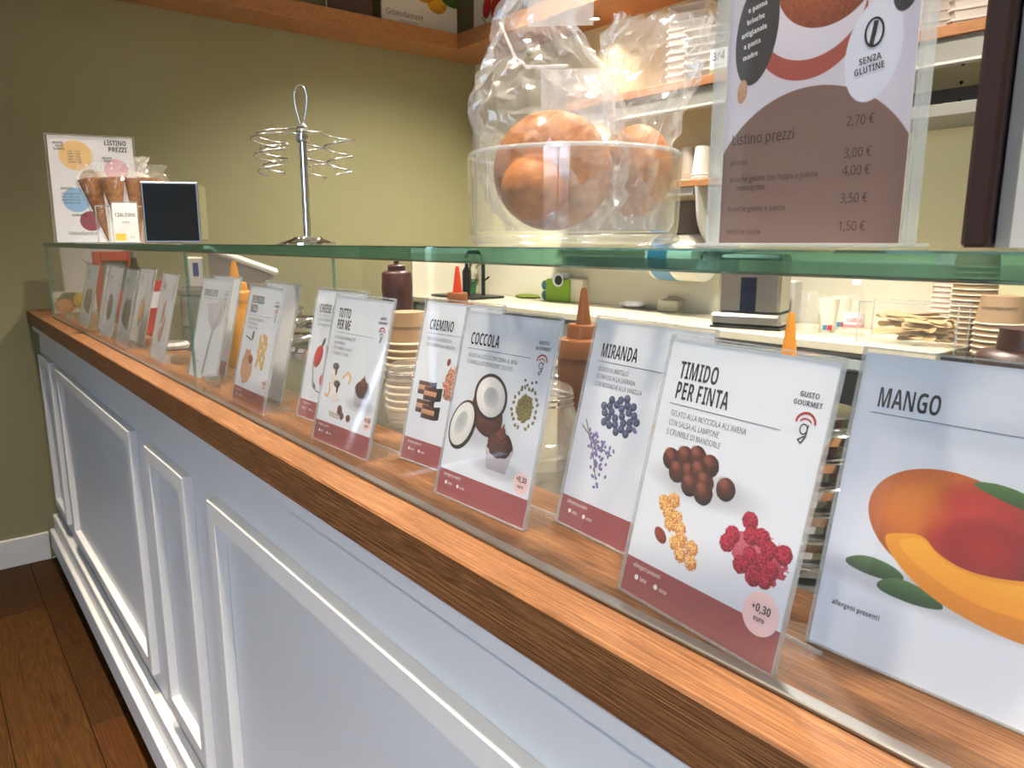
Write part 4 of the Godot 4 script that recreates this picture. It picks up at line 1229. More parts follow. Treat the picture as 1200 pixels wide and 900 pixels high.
	for b in [["front", 647.0, 197.0, 0.058, "golden round sweet bun with a small topknot facing out of the bowl"], ["side", 746.0, 190.0, 0.047, "golden sweet bun standing sideways at the right of the bowl"]]:
		var off: float = (b[1] - 671.0) / k2
		var at := bc + right * off + Vector3(0, 0.0135 + b[3] + (0.0 if b[0] == "front" else 0.014), 0) + dh * (-0.008 if b[0] == "front" else 0.03)
		var o := thing("sweet_bun", b[4], "bun", at, turn2 + (0.0 if b[0] == "front" else -1.2), "")
		var mesh := bread_mesh(b[3], 0.040 if b[0] == "front" else 0.033, Vector3(-0.017, -0.018, 0.028) if b[0] == "front" else Vector3(0.0, 0.01, 0.024), 0.031 if b[0] == "front" else 0.022)
		obj("crust", mesh, M.bread, o)
	# bags
	var base_a := bc + right * ((640.0 - 671.0) / k2) + Vector3(0, 0.014, 0)
	t = thing("clear_bag", "crumpled clear bag with a gathered neck around the front bun", "plastic bag", base_a, turn2)
	obj("film", bag_mesh([[0.0, 0.010, 0.045, 0.036], [0.03, 0.008, 0.066, 0.044], [0.07, 0.006, 0.070, 0.048], [0.115, 0.0, 0.072, 0.046], [0.15, -0.004, 0.062, 0.030], [0.178, -0.010, 0.043, 0.016], [0.196, -0.014, 0.034, 0.009], [0.222, 0.000, 0.034, 0.004]], 0.011, 21), M.film, t)
	var nk := tube_mesh([Vector3(-0.046, 0.196, 0.0), Vector3(-0.038, 0.178, 0.014), Vector3(-0.030, 0.160, 0.020), Vector3(-0.018, 0.150, 0.026), Vector3(0.020, 0.150, 0.028)], 0.0016, 6)
	obj("folded_edge", nk, M.film_thick, t)
	obj("sealed_flap", box_mesh(Vector3(0.062, 0.034, 0.0006), 0.0, Vector3(0.012, 0.207, 0.008)), M.film_thick, t)
	obj("ingredient_label", box_mesh(Vector3(0.075, 0.06, 0.0005), 0.0, Vector3(0.030, 0.130, -0.030)), M.film_thick, t)
	var base_b := bc + right * ((752.0 - 671.0) / k2) + Vector3(0, 0.016, 0) + dh * 0.03
	t = thing("clear_bag", "crumpled clear bag with a pointed open corner around the sideways bun", "plastic bag", base_b, turn2)
	obj("film", bag_mesh([[0.0, -0.008, 0.020, 0.034], [0.03, -0.008, 0.027, 0.042], [0.07, -0.006, 0.031, 0.046], [0.115, 0.0, 0.037, 0.040], [0.155, 0.006, 0.048, 0.026], [0.185, 0.012, 0.052, 0.012], [0.208, 0.018, 0.044, 0.004]], 0.010, 33), M.film, t)
	# tall price stand for the filled buns
	p = Vector3(-0.291, Y, -0.5)
	t = thing("bun_price_stand", "upright thick acrylic stand with a brown and white bun price list", "price list", p, 0.0)
	var ph := 0.268
	var pw := 0.138
	for zz in [0.0075, -0.0075]:
		obj("cover_sheet", box_mesh(Vector3(pw + 0.014, ph, 0.002), 0.0, Vector3(0, ph / 2 + 0.001, zz)), M.acrylic, t)
	for sx in [-1, 1]:
		obj("side_edge", box_mesh(Vector3(0.003, ph, 0.017), 0.0008, Vector3(sx * (pw / 2 + 0.006), ph / 2 + 0.001, 0)), M.acrylic_edge, t)
	obj("foot", box_mesh(Vector3(pw + 0.014, 0.0025, 0.06), 0.0005, Vector3(0, 0.0016, 0)), M.acrylic_edge, t)
	pr = Print.new(480, int(480.0 * 0.262 / pw), Color(0.78, 0.76, 0.80))
	var hh := 0.262 / pw
	var yb := func(f: float) -> float: return hh - f / pw
	# heights below are metres above the stand's foot
	pr.ell(0.5, yb.call(0.020), 0.60, 0.63, 0, Color(0.47, 0.37, 0.34), Color(0.45, 0.33, 0.30))
	pr.ell(0.52, yb.call(0.160), 0.42, 0.36, 0.0, Color(0.90, 0.88, 0.90), Color(0.76, 0.74, 0.78))
	pr.ell(0.46, yb.call(0.150), 0.30, 0.28, 0, Color(0.66, 0.33, 0.27), Color(0.60, 0.28, 0.24))
	pr.ell(0.47, yb.call(0.159), 0.285, 0.25, 0, Color(0.86, 0.84, 0.87), Color(0.80, 0.78, 0.82))
	pr.ell(0.54, yb.call(0.178), 0.27, 0.25, 0.15, Color(0.76, 0.44, 0.26), Color(0.46, 0.20, 0.09), 0.35)
	pr.ell(0.55, yb.call(0.196), 0.28, 0.17, 0.1, Color(0.85, 0.55, 0.34), Color(0.62, 0.30, 0.14), 0.3)
	pr.ell(0.60, yb.call(0.204), 0.24, 0.10, 0.1, Color(0.90, 0.80, 0.66), Color(0.80, 0.66, 0.50), 0.4, 0.2)
	pr.ell(0.40, yb.call(0.200), 0.10, 0.06, 0.1, Color(0.80, 0.20, 0.24), Color(0.55, 0.08, 0.12), 0.4, 0.3)
	pr.ell(0.17, yb.call(0.151), 0.125, 0.27, 0.12, Color(0.25, 0.24, 0.25), Color(0.22, 0.20, 0.20))
	pr.ell(0.10, yb.call(0.111), 0.032, 0.065, 0.1, Color(0.75, 0.58, 0.46), Color(0.62, 0.45, 0.33), 0.5)
	pr.ell(0.80, yb.call(0.122), 0.135, 0.23, 0.12, Color(0.84, 0.85, 0.89), Color(0.80, 0.81, 0.86))
	pr.ell(0.93, yb.call(0.156), 0.060, 0.105, 0.12, Color(0.16, 0.16, 0.18), Color(0.14, 0.14, 0.16))
	c = printed_card(t, pw, 0.262, pr.im, 0.0, Vector3.ZERO, 0.003)
	for q in [["Listino prezzi", 0.05, 0.0765, 0.0075, "ink_brown"], ["piccola", 0.05, 0.060, 0.0040, "ink_brown"], ["brioche gelato con tuppo e panna", 0.05, 0.0475, 0.0040, "ink_brown"], ["monogusto", 0.10, 0.041, 0.0040, "ink_brown"], ["brioche gelato e panna", 0.05, 0.0255, 0.0040, "ink_brown"], ["brioche vuota", 0.05, 0.0085, 0.0040, "ink_brown"]]:
		lettering(q[0], q[3], M[q[4]], c, Vector3((q[1] - 0.5) * pw, q[2], zf), 0.85, font_plain)
	for q in [["2,70 €", 0.080], ["3,00 €", 0.0595], ["4,00 €", 0.048], ["3,50 €", 0.030], ["1,50 €", 0.0115]]:
		lettering(q[0], 0.0062, M.ink_brown, c, Vector3(0.20 * pw, q[1], zf), 0.8, font_plain)
	var i2 := 0
	for q in ["Gelato", "e panna", "brioche", "artigianale", "a pasta", "madre"]:
		var o2 := lettering(q, 0.0034, M.ink_white, c, Vector3(-0.325 * pw - 0.001 * i2, 0.176 - 0.0082 * i2, zf), 0.85, font_bold, HORIZONTAL_ALIGNMENT_CENTER)
		o2.rotation.z = 0.2
		i2 += 1
	st = begin()
	var ring := []
	for k in 25:
		ring.append(Vector3(0.30 * pw + cos(TAU * k / 24) * 0.0058, 0.133 + sin(TAU * k / 24) * 0.0085, zf))
	ribbon(st, ring, 0.0014)
	ribbon(st, [Vector3(0.29 * pw, 0.126, zf), Vector3(0.305 * pw, 0.139, zf)], 0.003)
	obj("symbol", done(st), M.ink, c)
	i2 = 0
	for q in ["SENZA", "GLUTINE"]:
		var o3 := lettering(q, 0.0040, M.ink, c, Vector3(0.29 * pw, 0.117 - i2 * 0.006, zf), 0.85, font_bold, HORIZONTAL_ALIGNMENT_CENTER)
		o3.rotation.z = 0.15
		i2 += 1
	# dispenser at the near end
	p = on_z(1150, 290, -0.47)
	t = thing("straw_dispenser", "dark sided dispenser with a rounded light grey front beside the bun price stand", "dispenser", Vector3(p.x + 0.058, Y, -0.47), 0.08)
	obj("dark_side", box_mesh(Vector3(0.012, 0.20, 0.090), 0.002, Vector3(-0.049, 0.101, 0)), M.dark_brown, t)
	st = begin()
	var sec := PackedVector2Array()
	for k in 25:
		var a := TAU * k / 24.0 + 0.13
		sec.append(Vector2(clampf(cos(a) * 0.055, -0.042, 0.042), clampf(sin(a) * 0.055, -0.042, 0.042)))
	extrude(st, sec, 0.001, 0.235, Transform3D(Basis(Vector3.RIGHT, -PI / 2), Vector3.ZERO))
	obj("grey_body", done(st), M.white_plastic, t)
	obj("black_top", box_mesh(Vector3(0.012, 0.05, 0.06), 0.003, Vector3(-0.050, 0.226, 0)), M.black, t)
func tube_ring(st: SurfaceTool, c: Vector3, r: float, tr: float, n := 64, flat := 1.0):
	var pts := []
	for k in n + 1:
		pts.append(c + Vector3(cos(TAU * k / n) * r, 0, sin(TAU * k / n) * r * flat))
	tube(st, pts, tr, 8, false)

# ---------------------------------------------------------------- inside the display
func squeeze_bottle(at: Vector3, r: float, h: float, body: String, cap: String, nozzle: String, label: String):
	# h is the height of the body; cap and nozzle on top
	var t := thing("squeeze_bottle", label, "bottle", at)
	obj("body", lathe_mesh([Vector2(0, 0), Vector2(r * 0.96, 0), Vector2(r, 0.004), Vector2(r, h * 0.94), Vector2(r * 0.93, h), Vector2(0, h)], 32), M[body], t)
	obj("cap", lathe_mesh([Vector2(r * 1.03, h - 0.006), Vector2(r * 1.05, h - 0.004), Vector2(r * 1.05, h + 0.016), Vector2(r * 1.0, h + 0.019), Vector2(r * 0.66, h + 0.021), Vector2(r * 0.64, h + 0.036), Vector2(r * 0.58, h + 0.039), Vector2(0, h + 0.039)], 32), M[cap], t)
	obj("nozzle", lathe_mesh([Vector2(r * 0.32, h + 0.038), Vector2(r * 0.13, h + 0.084), Vector2(r * 0.09, h + 0.088), Vector2(0, h + 0.088)], 18), M[nozzle], t)
	return t
func glass_jar(at: Vector3, r: float, h: float, label: String, fill := "", level := 0.0):
	var t := thing("glass_jar", label, "jar", at)
	obj("body", lathe_mesh([Vector2(0, 0.001), Vector2(r * 0.78, 0.001), Vector2(r * 0.95, h * 0.14), Vector2(r, h * 0.34), Vector2(r * 0.97, h * 0.6), Vector2(r * 0.84, h * 0.74), Vector2(r * 0.84, h * 0.78), Vector2(r * 0.80, h * 0.78), Vector2(r * 0.80, h * 0.74), Vector2(r * 0.93, h * 0.6), Vector2(r * 0.96, h * 0.34), Vector2(r * 0.9, h * 0.15), Vector2(0, 0.006)], 36), M.clear, t)
	var st := begin()
	tube_ring(st, Vector3(0, h * 0.80, 0), r * 0.86, 0.0022, 36)
	tube_ring(st, Vector3(0, h * 0.735, 0), r * 0.87, 0.0015, 36)
	obj("wire_ring", done(st), M.chrome, t)
	obj("lid", lathe_mesh([Vector2(r * 0.86, h * 0.81), Vector2(r * 0.88, h * 0.83), Vector2(r * 0.80, h * 0.90), Vector2(r * 0.4, h * 0.97), Vector2(0, h)], 36), M.clear, t)
	if fill:
		obj("filling", lathe_mesh([Vector2(0, 0.008), Vector2(r * 0.8, 0.008), Vector2(r * 0.92, h * level * 0.5), Vector2(r * 0.9, h * level), Vector2(r * 0.4, h * level * 1.15), Vector2(0, h * level * 1.1)], 30), M[fill], t)
	return t
func cup_proto(called: String, label: String, group: String, rt: float, rb: float, h: float, wall: String, rim: String, upside_down := false) -> Node3D:
	var t := thing(called, label, "cup", Vector3.ZERO, 0.0, group)
	var s := -1.0 if upside_down else 1.0
	var p := [Vector2(0, 0.002), Vector2(rb, 0.0), Vector2(rt, h), Vector2(rt - 0.002, h), Vector2(rb - 0.002, 0.006), Vector2(0, 0.006)]
	var o := obj("wall", lathe_mesh(p, 30), M[wall], t)
	var st := begin()
	tube_ring(st, Vector3(0, h, 0), rt + 0.0005, 0.0022, 30)
	var q := obj("rim", done(st), M[rim], t)
	if upside_down:
		for m in [o, q]:
			m.rotation.x = PI
			m.position.y = h
	return t
func cup_stack(proto: Node3D, at: Vector3, n: int, pitch: float, used: bool, label := "") -> bool:
	for i in n:
		if used: copy_of(proto, at + Vector3(0, pitch * i, 0), i * 1.3, label)
		else:
			proto.position = at
			if label: proto.set_meta("label", label)
			used = true
	return used

func build_in_case():
	var Y := WOOD_Y + 0.0005
	var D := WOOD_Y - 0.004 + 0.0005        # steel deck
	var p := on_y(282, 427, D)
	squeeze_bottle(p, 20.0 / scale_at(p), 76.0 / scale_at(p), "honey", "honey_cap", "honey_cap", "yellow honey squeeze bottle behind the FIOR DI LATTE card")
	p = on_z(683, 420, -0.70)
	squeeze_bottle(Vector3(p.x, D, -0.70), 0.034, 0.135, "caramel", "caramel_cap", "caramel_cap", "brown caramel squeeze bottle between COCCOLA and MIRANDA cards")
	p = on_z(924, 420, -0.66)
	squeeze_bottle(Vector3(p.x, D, -0.66), 0.026, 0.128, "honey", "honey_cap", "honey_cap", "orange squeeze bottle behind the TIMIDO PER FINTA card")
	p = on_z(537, 400, -0.80)
	squeeze_bottle(Vector3(p.x, D, -0.80), 0.030, 0.150, "caramel", "caramel_cap", "orange_red", "squeeze bottle with a red orange nozzle behind the CREMINO card")
	p = on_z(466, 360, -0.86)
	var t := thing("topping_bottle", "tall bottle with a stepped dark brown cap behind the cup stack", "bottle", Vector3(p.x, D, -0.86))
	obj("body", lathe_mesh([Vector2(0, 0), Vector2(0.033, 0), Vector2(0.034, 0.004), Vector2(0.034, 0.17), Vector2(0, 0.17)], 28), M.brown_cap, t)
	obj("cap", lathe_mesh([Vector2(0.035, 0.17), Vector2(0.035, 0.190), Vector2(0.034, 0.192), Vector2(0.034, 0.212), Vector2(0.030, 0.217), Vector2(0.020, 0.219), Vector2(0.020, 0.229), Vector2(0.017, 0.232), Vector2(0.006, 0.233), Vector2(0.005, 0.250), Vector2(0, 0.250)], 28), M.brown_cap, t)
	p = on_z(1196, 440, -0.60)
	t = thing("topping_bottle", "bottle with a wide dark brown cap behind the MANGO card", "bottle", Vector3(p.x, D, -0.60))
	obj("body", lathe_mesh([Vector2(0, 0), Vector2(0.027, 0), Vector2(0.028, 0.004), Vector2(0.028, 0.18), Vector2(0, 0.18)], 28), M.brown_cap, t)
	obj("cap", lathe_mesh([Vector2(0.029, 0.176), Vector2(0.029, 0.204), Vector2(0.025, 0.208), Vector2(0.017, 0.209), Vector2(0.016, 0.224), Vector2(0.0, 0.226)], 28), M.brown_cap, t)
	# glass jars
	glass_jar(Vector3(-0.985, D, -0.590), 0.045, 0.105, "round glass clip jar between the TUTTO PER ME and CREMINO cards")
	glass_jar(Vector3(-1.305, D, -0.620), 0.052, 0.125, "glass clip jar with chocolate flakes beside the SPLENDIDO INIZIO card", "chocolate", 0.45)
	glass_jar(Vector3(-1.395, D, -0.74), 0.050, 0.15, "tall empty glass clip jar behind the jar of chocolate flakes")
	glass_jar(Vector3(-0.690, D, -0.605), 0.046, 0.115, "glass clip jar behind the COCCOLA card")
	glass_jar(Vector3(-2.03, D, -0.62), 0.046, 0.085, "low glass clip jar behind the DAVIDE card")
	t = thing("sauce_jar", "small dark red sauce jar beside the CHEESE CAKE card", "jar", Vector3(-1.205, D, -0.575))
	obj("body", lathe_mesh([Vector2(0, 0), Vector2(0.016, 0), Vector2(0.022, 0.012), Vector2(0.020, 0.045), Vector2(0.012, 0.062), Vector2(0.011, 0.075), Vector2(0, 0.075)], 24), mat("cherry", Color(0.30, 0.03, 0.03), 0.15), t)
	obj("lid", lathe_mesh([Vector2(0.013, 0.072), Vector2(0.013, 0.086), Vector2(0.011, 0.088), Vector2(0, 0.088)], 24), M.brown_cap, t)
	# round steel lids over the gelato wells
	var lid := thing("gelato_lid", "round domed steel lid over a gelato well", "lid", Vector3.ZERO, 0.0, "steel gelato well lids")
	obj("dome", lathe_mesh([Vector2(0, 0.0), Vector2(0.105, 0.0), Vector2(0.105, 0.006), Vector2(0.098, 0.008), Vector2(0.095, 0.020), Vector2(0.088, 0.026), Vector2(0.05, 0.034), Vector2(0, 0.037)], 40), M.chrome, lid)
	obj("knob", lathe_mesh([Vector2(0.007, 0.036), Vector2(0.007, 0.046), Vector2(0.016, 0.050), Vector2(0.017, 0.056), Vector2(0.012, 0.061), Vector2(0, 0.062)], 24), M.chrome, lid)
	var first := true
	for i in 13:
		for q in [0, 1]:
			var at := Vector3(-2.75 + 0.235 * i, D, -0.83 if q == 0 else -1.055)
			var skip := false
			for b in [Vector2(-0.57, -0.80), Vector2(-0.95, -0.86), Vector2(-0.66, -0.70), Vector2(-2.66, -0.80), Vector2(-1.40, -0.74), Vector2(-0.55, -0.80)]:
				if Vector2(at.x, at.z).distance_to(b) < 0.2: skip = true
			if skip: continue
			var lb := "round domed steel lid in the row of gelato wells next to the " + ("glass jars" if q == 0 else "bar aisle")
			if first:
				lid.position = at
				lid.set_meta("label", lb)
				first = false
			else: copy_of(lid, at, 0.0, lb)
	# flat lids stacked between the TIMIDO and MANGO cards
	var fl := thing("steel_ring_lid", "flat polished steel lid in the pile beside the MANGO card", "lid", Vector3.ZERO, 0.0, "pile of flat steel lids")
	obj("plate", lathe_mesh([Vector2(0, 0), Vector2(0.052, 0), Vector2(0.058, 0.003), Vector2(0.058, 0.010), Vector2(0.054, 0.014), Vector2(0.046, 0.015), Vector2(0.044, 0.022), Vector2(0, 0.023)], 40), M.chrome, fl)
	fl.position = Vector3(-0.335, D, -0.605)
	for i in range(1, 6):
		copy_of(fl, Vector3(-0.335 + 0.002 * sin(i * 3.0), D + 0.0232 * i, -0.605), 0)
	var wl := thing("jar_lid", "white ringed clip lid lying on the oak ledge behind the DAVIDE card", "lid", Vector3(-2.08, Y - 0.0005, -0.515))
	obj("ring", lathe_mesh([Vector2(0.034, 0.0), Vector2(0.042, 0.003), Vector2(0.044, 0.012), Vector2(0.040, 0.018), Vector2(0.032, 0.019), Vector2(0.030, 0.006), Vector2(0.034, 0)], 36), M.white_plastic, wl)
	obj("glass_centre", lathe_mesh([Vector2(0, 0.006), Vector2(0.031, 0.006), Vector2(0.024, 0.014), Vector2(0, 0.017)], 30), M.clear, wl)
	# upside down kraft cups behind the jar
	var cup := cup_proto("paper_cup", "upside down kraft paper cup in the stack behind the glass jar", "upside down kraft cups in the display", 0.040, 0.031, 0.052, "cup_kraft", "cup_rim", true)
	p = on_z(478, 400, -0.66)
	var used := cup_stack(cup, Vector3(p.x, D, -0.66), 9, 0.0125, false)
	cup = copy_of(cup, Vector3(p.x, D + 0.1125, -0.66), face_turn(p))
	wrapped_text("Gelatodamare", 0.006, 0.040, -0.173, M.ink, cup, 0.026, 0.0, true)
	# things at the far end of the case, on the oak and steel
	far_end()

func far_end():
	var Y := WOOD_Y + 0.0005
	var a := on_x(76, 330, -3.50)
	var b := on_x(150, 330, -3.50)
	var h := 0.262
	var w := a.distance_to(b)
	var t := thing("wall_calendar", "spiral bound calendar with a pale flower photo leaning at the end wall", "calendar", Vector3(-3.52, Y, (a.z + b.z) * 0.5), PI / 2)
	var pr := Print.new(200, int(200.0 * h / w), Color(0.80, 0.78, 0.76))
	pr.poly(PackedVector2Array([Vector2(0.30, 0.22), Vector2(0.48, 0.30), Vector2(0.58, 0.44), Vector2(0.62, 0.86), Vector2(0.56, 0.86), Vector2(0.50, 0.46)]), Color(0.62, 0.58, 0.57), Color(0.48, 0.45, 0.44), 0.3)
	pr.ell(0.76, 0.26, 0.20, 0.08, -0.5, Color(0.66, 0.62, 0.61), Color(0.42, 0.39, 0.38), 0.4, 0.1)
	var c := printed_card(t, w, h, pr.im, 0.10, Vector3.ZERO)
	for k in 14:
		var st := begin()
		var ring := []
		for q in 9:
			ring.append(Vector3(-w / 2 + 0.004 + cos(TAU * q / 8) * 0.005, 0.02 + k * 0.0175, sin(TAU * q / 8) * 0.005))
		tube(st, ring, 0.0008, 5, false)
		obj("binding_ring", done(st), M.ink, c)
	p_fruit(t.position)
	# orange framed scale, behind it a dark bottle
	var p := on_x(136, 330, -3.30)
	t = thing("orange_frame", "orange plastic frame standing at the end of the case", "frame", Vector3(-3.30, Y - 0.004, p.z), PI / 2)
	var fw := 0.15
	var fh := 0.245
	obj("post", box_mesh(Vector3(0.028, fh, 0.02), 0.003, Vector3(-fw / 2 + 0.014, fh / 2, 0)), M.orange_frame, t)
	obj("post", box_mesh(Vector3(0.028, fh, 0.02), 0.003, Vector3(fw / 2 - 0.014, fh / 2, 0)), M.orange_frame, t)
	obj("top_bar", box_mesh(Vector3(fw - 0.056, 0.038, 0.02), 0.003, Vector3(0, fh - 0.019, 0)), M.orange_frame, t)
	obj("bottom_bar", box_mesh(Vector3(fw - 0.056, 0.09, 0.02), 0.003, Vector3(0, 0.045, 0)), M.orange_frame, t)
	obj("grey_insert", box_mesh(Vector3(fw - 0.056, 0.117, 0.006), 0.0, Vector3(0, 0.149, -0.004)), M.grey_plastic, t)
	p = on_x(159, 330, -3.2)
	t = thing("dark_bottle", "slim dark bottle beside the orange frame", "bottle", Vector3(-3.2, Y - 0.004, p.z))
	obj("glass_body", lathe_mesh([Vector2(0, 0), Vector2(0.030, 0), Vector2(0.031, 0.15), Vector2(0.012, 0.20), Vector2(0.011, 0.235), Vector2(0, 0.235)], 24), M.black, t)
	obj("cap", lathe_mesh([Vector2(0.0125, 0.222), Vector2(0.0125, 0.246), Vector2(0, 0.246)], 18), M.grey_plastic, t)
	# red card stand
	p = on_x(181, 350, -2.5)
	t = thing("red_card_stand", "small red card on a stand with a white field", "card", Vector3(-2.5, Y - 0.004, p.z), 1.25)
	obj("card_back", box_mesh(Vector3(0.066, 0.165, 0.004), 0.001, Vector3(0, 0.0825, 0)), M.red_card, t)
	obj("white_field", box_mesh(Vector3(0.054, 0.050, 0.001), 0.0, Vector3(0.004, 0.105, 0.0026)), M.paper, t)
	obj("stand_foot", box_mesh(Vector3(0.066, 0.004, 0.06), 0.001, Vector3(0, 0.002, -0.032)), M.red_card, t)
	# handheld device with a blue screen, slanted grey telephone, box
	p = on_x(231, 330, -2.12)
	t = thing("organiser_box", "grey drawer box with a pink label in the display", "box", Vector3(-2.66, Y - 0.004, -0.80), 1.2)
	obj("case", box_mesh(Vector3(0.19, 0.105, 0.12), 0.004, Vector3(0, 0.0525, 0)), M.grey_plastic, t)
	obj("upper_lid", box_mesh(Vector3(0.20, 0.022, 0.13), 0.003, Vector3(0, 0.1165, 0)), M.grey_back, t)
	obj("drawer_front", box_mesh(Vector3(0.175, 0.06, 0.004), 0.001, Vector3(0, 0.06, 0.0622)), M.steel_dull, t)
	obj("pink_label", box_mesh(Vector3(0.07, 0.042, 0.001), 0.0, Vector3(0.02, 0.06, 0.065)), mat("pink_paper", Color(0.75, 0.35, 0.42), 0.6), t)
	t = thing("card_reader", "white handheld card reader with a small blue screen on the drawer box", "card reader", Vector3(on_z(230, 320, -0.755).x, Y + 0.1240, -0.755), 1.2)
	obj("shell", box_mesh(Vector3(0.052, 0.105, 0.02), 0.006, Vector3(0, 0.0525, 0)), M.white_plastic, t)
	obj("screen", box_mesh(Vector3(0.018, 0.045, 0.001), 0.0, Vector3(0, 0.062, 0.0106)), M.blue_screen, t)
	t = thing("slanted_terminal", "grey till terminal with a slanted white lid on the drawer box", "terminal", Vector3(-2.64, Y + 0.1240, -0.86), 1.2)
	var st1 := begin()
	extrude(st1, PackedVector2Array([Vector2(-0.06, 0.0), Vector2(0.08, 0.0), Vector2(0.145, 0.032), Vector2(0.14, 0.042), Vector2(-0.06, 0.118)]), -0.05, 0.05)
	obj("dark_body", done(st1), M.grey_back, t)
	var st2 := begin()
	box(st2, Vector3(0.047, 0.091, 0), Vector3(0.25, 0.022, 0.112), 0.008, Basis(Vector3(0, 0, 1), -0.363))
	obj("slanted_lid", done(st2), M.white_plastic, t)
func p_fruit(at: Vector3):
	var t := thing("fruit_card", "small card with lemon and orange slices in front of the calendar", "card", Vector3(-3.40, WOOD_Y + 0.0005, on_x(86, 355, -3.40).z), PI / 2)
	var pr := Print.new(160, 90, Color(0.80, 0.78, 0.74))
	pr.ell(0.30, 0.36, 0.24, 0.22, 0, Color(0.85, 0.52, 0.30), Color(0.70, 0.34, 0.16), 0.3)
	pr.ell(0.46, 0.22, 0.30, 0.20, 0.2, Color(0.20, 0.24, 0.14), Color(0.15, 0.17, 0.1), 0.3, 0.2)
	pr.ell(0.30, 0.36, 0.20, 0.18, 0, Color(0.88, 0.58, 0.36), Color(0.75, 0.40, 0.22), 0.3)
	pr.ell(0.74, 0.26, 0.24, 0.24, 0, Color(0.86, 0.74, 0.14), Color(0.66, 0.50, 0.06), 0.3)
	printed_card(t, 0.15, 0.085, pr.im, 0.1, Vector3.ZERO)

# ---------------------------------------------------------------- bar wall: shelves and what stands on them
func build_shelves():
	var sy := 2.355
	var t := thing("picture_shelf", "oak picture shelf along the olive end wall", "shelf", Vector3(WALL_X, sy, -1.2))
	obj("board", span(Vector3(0.001, 0, -1.17), Vector3(0.24, 0.075, 1.6), 0.002), M.oak_shelf, t)
	t = thing("picture_shelf", "oak picture shelf with a recessed spotlight along the bar wall", "shelf", Vector3(-1.2, sy, BACK_Z))
	obj("board", span(Vector3(-2.438, 0, 0.001), Vector3(2.6, 0.075, 0.29), 0.002), M.oak_shelf, t)
	for q in [[697.0, 21.0]]:
		var p := on_y(q[0], q[1], sy)
		for k in 4:
			ceiling_spot(Vector3(p.x + 0.85 * k, sy - 0.0005, p.z), 0.55 if k == 0 else 0.4, "small round spotlight set into the oak bar shelf", "spots under the bar shelf", 62.0, 0.028)
	# pictures standing on the shelves
	var P := func(label: String, px0: float, px1: float, py: float, on_end: bool, im: Image) -> MeshInstance3D:
		var a: Vector3
		var b: Vector3
		if on_end:
			a = on_x(px0, py, WALL_X + 0.12)
			b = on_x(px1, py, WALL_X + 0.12)
		else:
			a = on_z(px0, py, BACK_Z + 0.14)
			b = on_z(px1, py, BACK_Z + 0.14)
		var mid := (a + b) * 0.5
		var w := a.distance_to(b)
		var o := thing("poster", label, "poster", Vector3(mid.x, sy + 0.0755, mid.z), PI / 2 if on_end else 0.0)
		obj("backing", box_mesh(Vector3(w, w * 1.3, 0.012), 0.001, Vector3(0, w * 0.65, -0.008)), M.paper, o)
		return printed_card(o, w, w * 1.3, im, 0.0, Vector3.ZERO)
	var pr := Print.new(200, 260, Color(0.86, 0.85, 0.80))
	pr.ell(0.72, 0.93, 0.14, 0.12, 0, Color(0.90, 0.72, 0.15), Color(0.70, 0.48, 0.05), 0.3)
	pr.ell(0.55, 0.84, 0.16, 0.12, 0, Color(0.88, 0.70, 0.15), Color(0.66, 0.44, 0.05), 0.3)
	pr.ell(0.90, 0.86, 0.15, 0.08, 0.3, Color(0.30, 0.45, 0.15), Color(0.14, 0.26, 0.06), 0.4)
	pr.ell(0.60, 0.40, 0.35, 0.30, 0, Color(0.85, 0.78, 0.45), Color(0.70, 0.58, 0.25), 0.3, 0.1)
	pr.rect(0.0, 0.80, 0.46, 1.0, Color(0.88, 0.87, 0.84))
	var c: MeshInstance3D = P.call("lemon picture panel with handwritten lettering on the end shelf", 449.0, 535.0, 30.0, true, pr.im)
	var cw: float = c.mesh.get_aabb().size.x
	lettering("Gelatodamare", 0.060 * cw, M.ink, c, Vector3(-0.45 * cw, 0.17 * cw, 0.0009), 0.85, font_serif)
	lettering("gelateria artigianale", 0.022 * cw, M.ink_soft, c, Vector3(-0.28 * cw, 0.10 * cw, 0.0009), 0.85, font_plain)
	pr = Print.new(100, 130, Color(0.30, 0.23, 0.22))
	P.call("dark brown picture panel on the end shelf", 384.0, 436.0, 12.0, true, pr.im)
	pr = Print.new(200, 260, Color(0.86, 0.85, 0.82))
	for q in [[0.28, 0.95], [0.45, 0.98], [0.60, 0.92]]:
		pr.ell(q[0], q[1], 0.09, 0.14, 0.2, Color(0.85, 0.20, 0.18), Color(0.50, 0.05, 0.06), 0.3)
	pr.stroke([Vector2(0.18, 1.05), Vector2(0.30, 1.18), Vector2(0.60, 1.14)], 0.010, Color(0.3, 0.3, 0.32))
	P.call("white picture panel with red dessert on the bar shelf", 556.0, 612.0, 15.0, false, pr.im)
	pr = Print.new(100, 130, Color(0.86, 0.85, 0.82))
	P.call("plain white picture panel on the bar shelf", 617.0, 668.0, 5.0, false, pr.im)
	# container shelf
	var zf := -2.36
	var A := on_z(805, 103, zf)
	t = thing("container_shelf", "oak shelf on a grey steel rail carrying stacked white containers", "shelf", Vector3(-1.2, A.y, BACK_Z))
	var dz := zf - BACK_Z
	obj("board", span(Vector3(-1.35, 0, 0.001), Vector3(2.6, 0.032, dz), 0.002), M.oak_shelf, t)
	obj("steel_rail", span(Vector3(-1.35, -0.065, dz - 0.03), Vector3(2.6, -0.0005, dz - 0.012), 0.001), M.grey_shelf, t)
	obj("light_lip", span(Vector3(-1.35, -0.074, dz - 0.034), Vector3(2.6, -0.0655, dz - 0.002), 0.001), M.white_plastic, t)
	var top := A.y + 0.0325
	# grey panel and lower steel shelf on the right
	var g0 := on_z(1075, 130, zf)
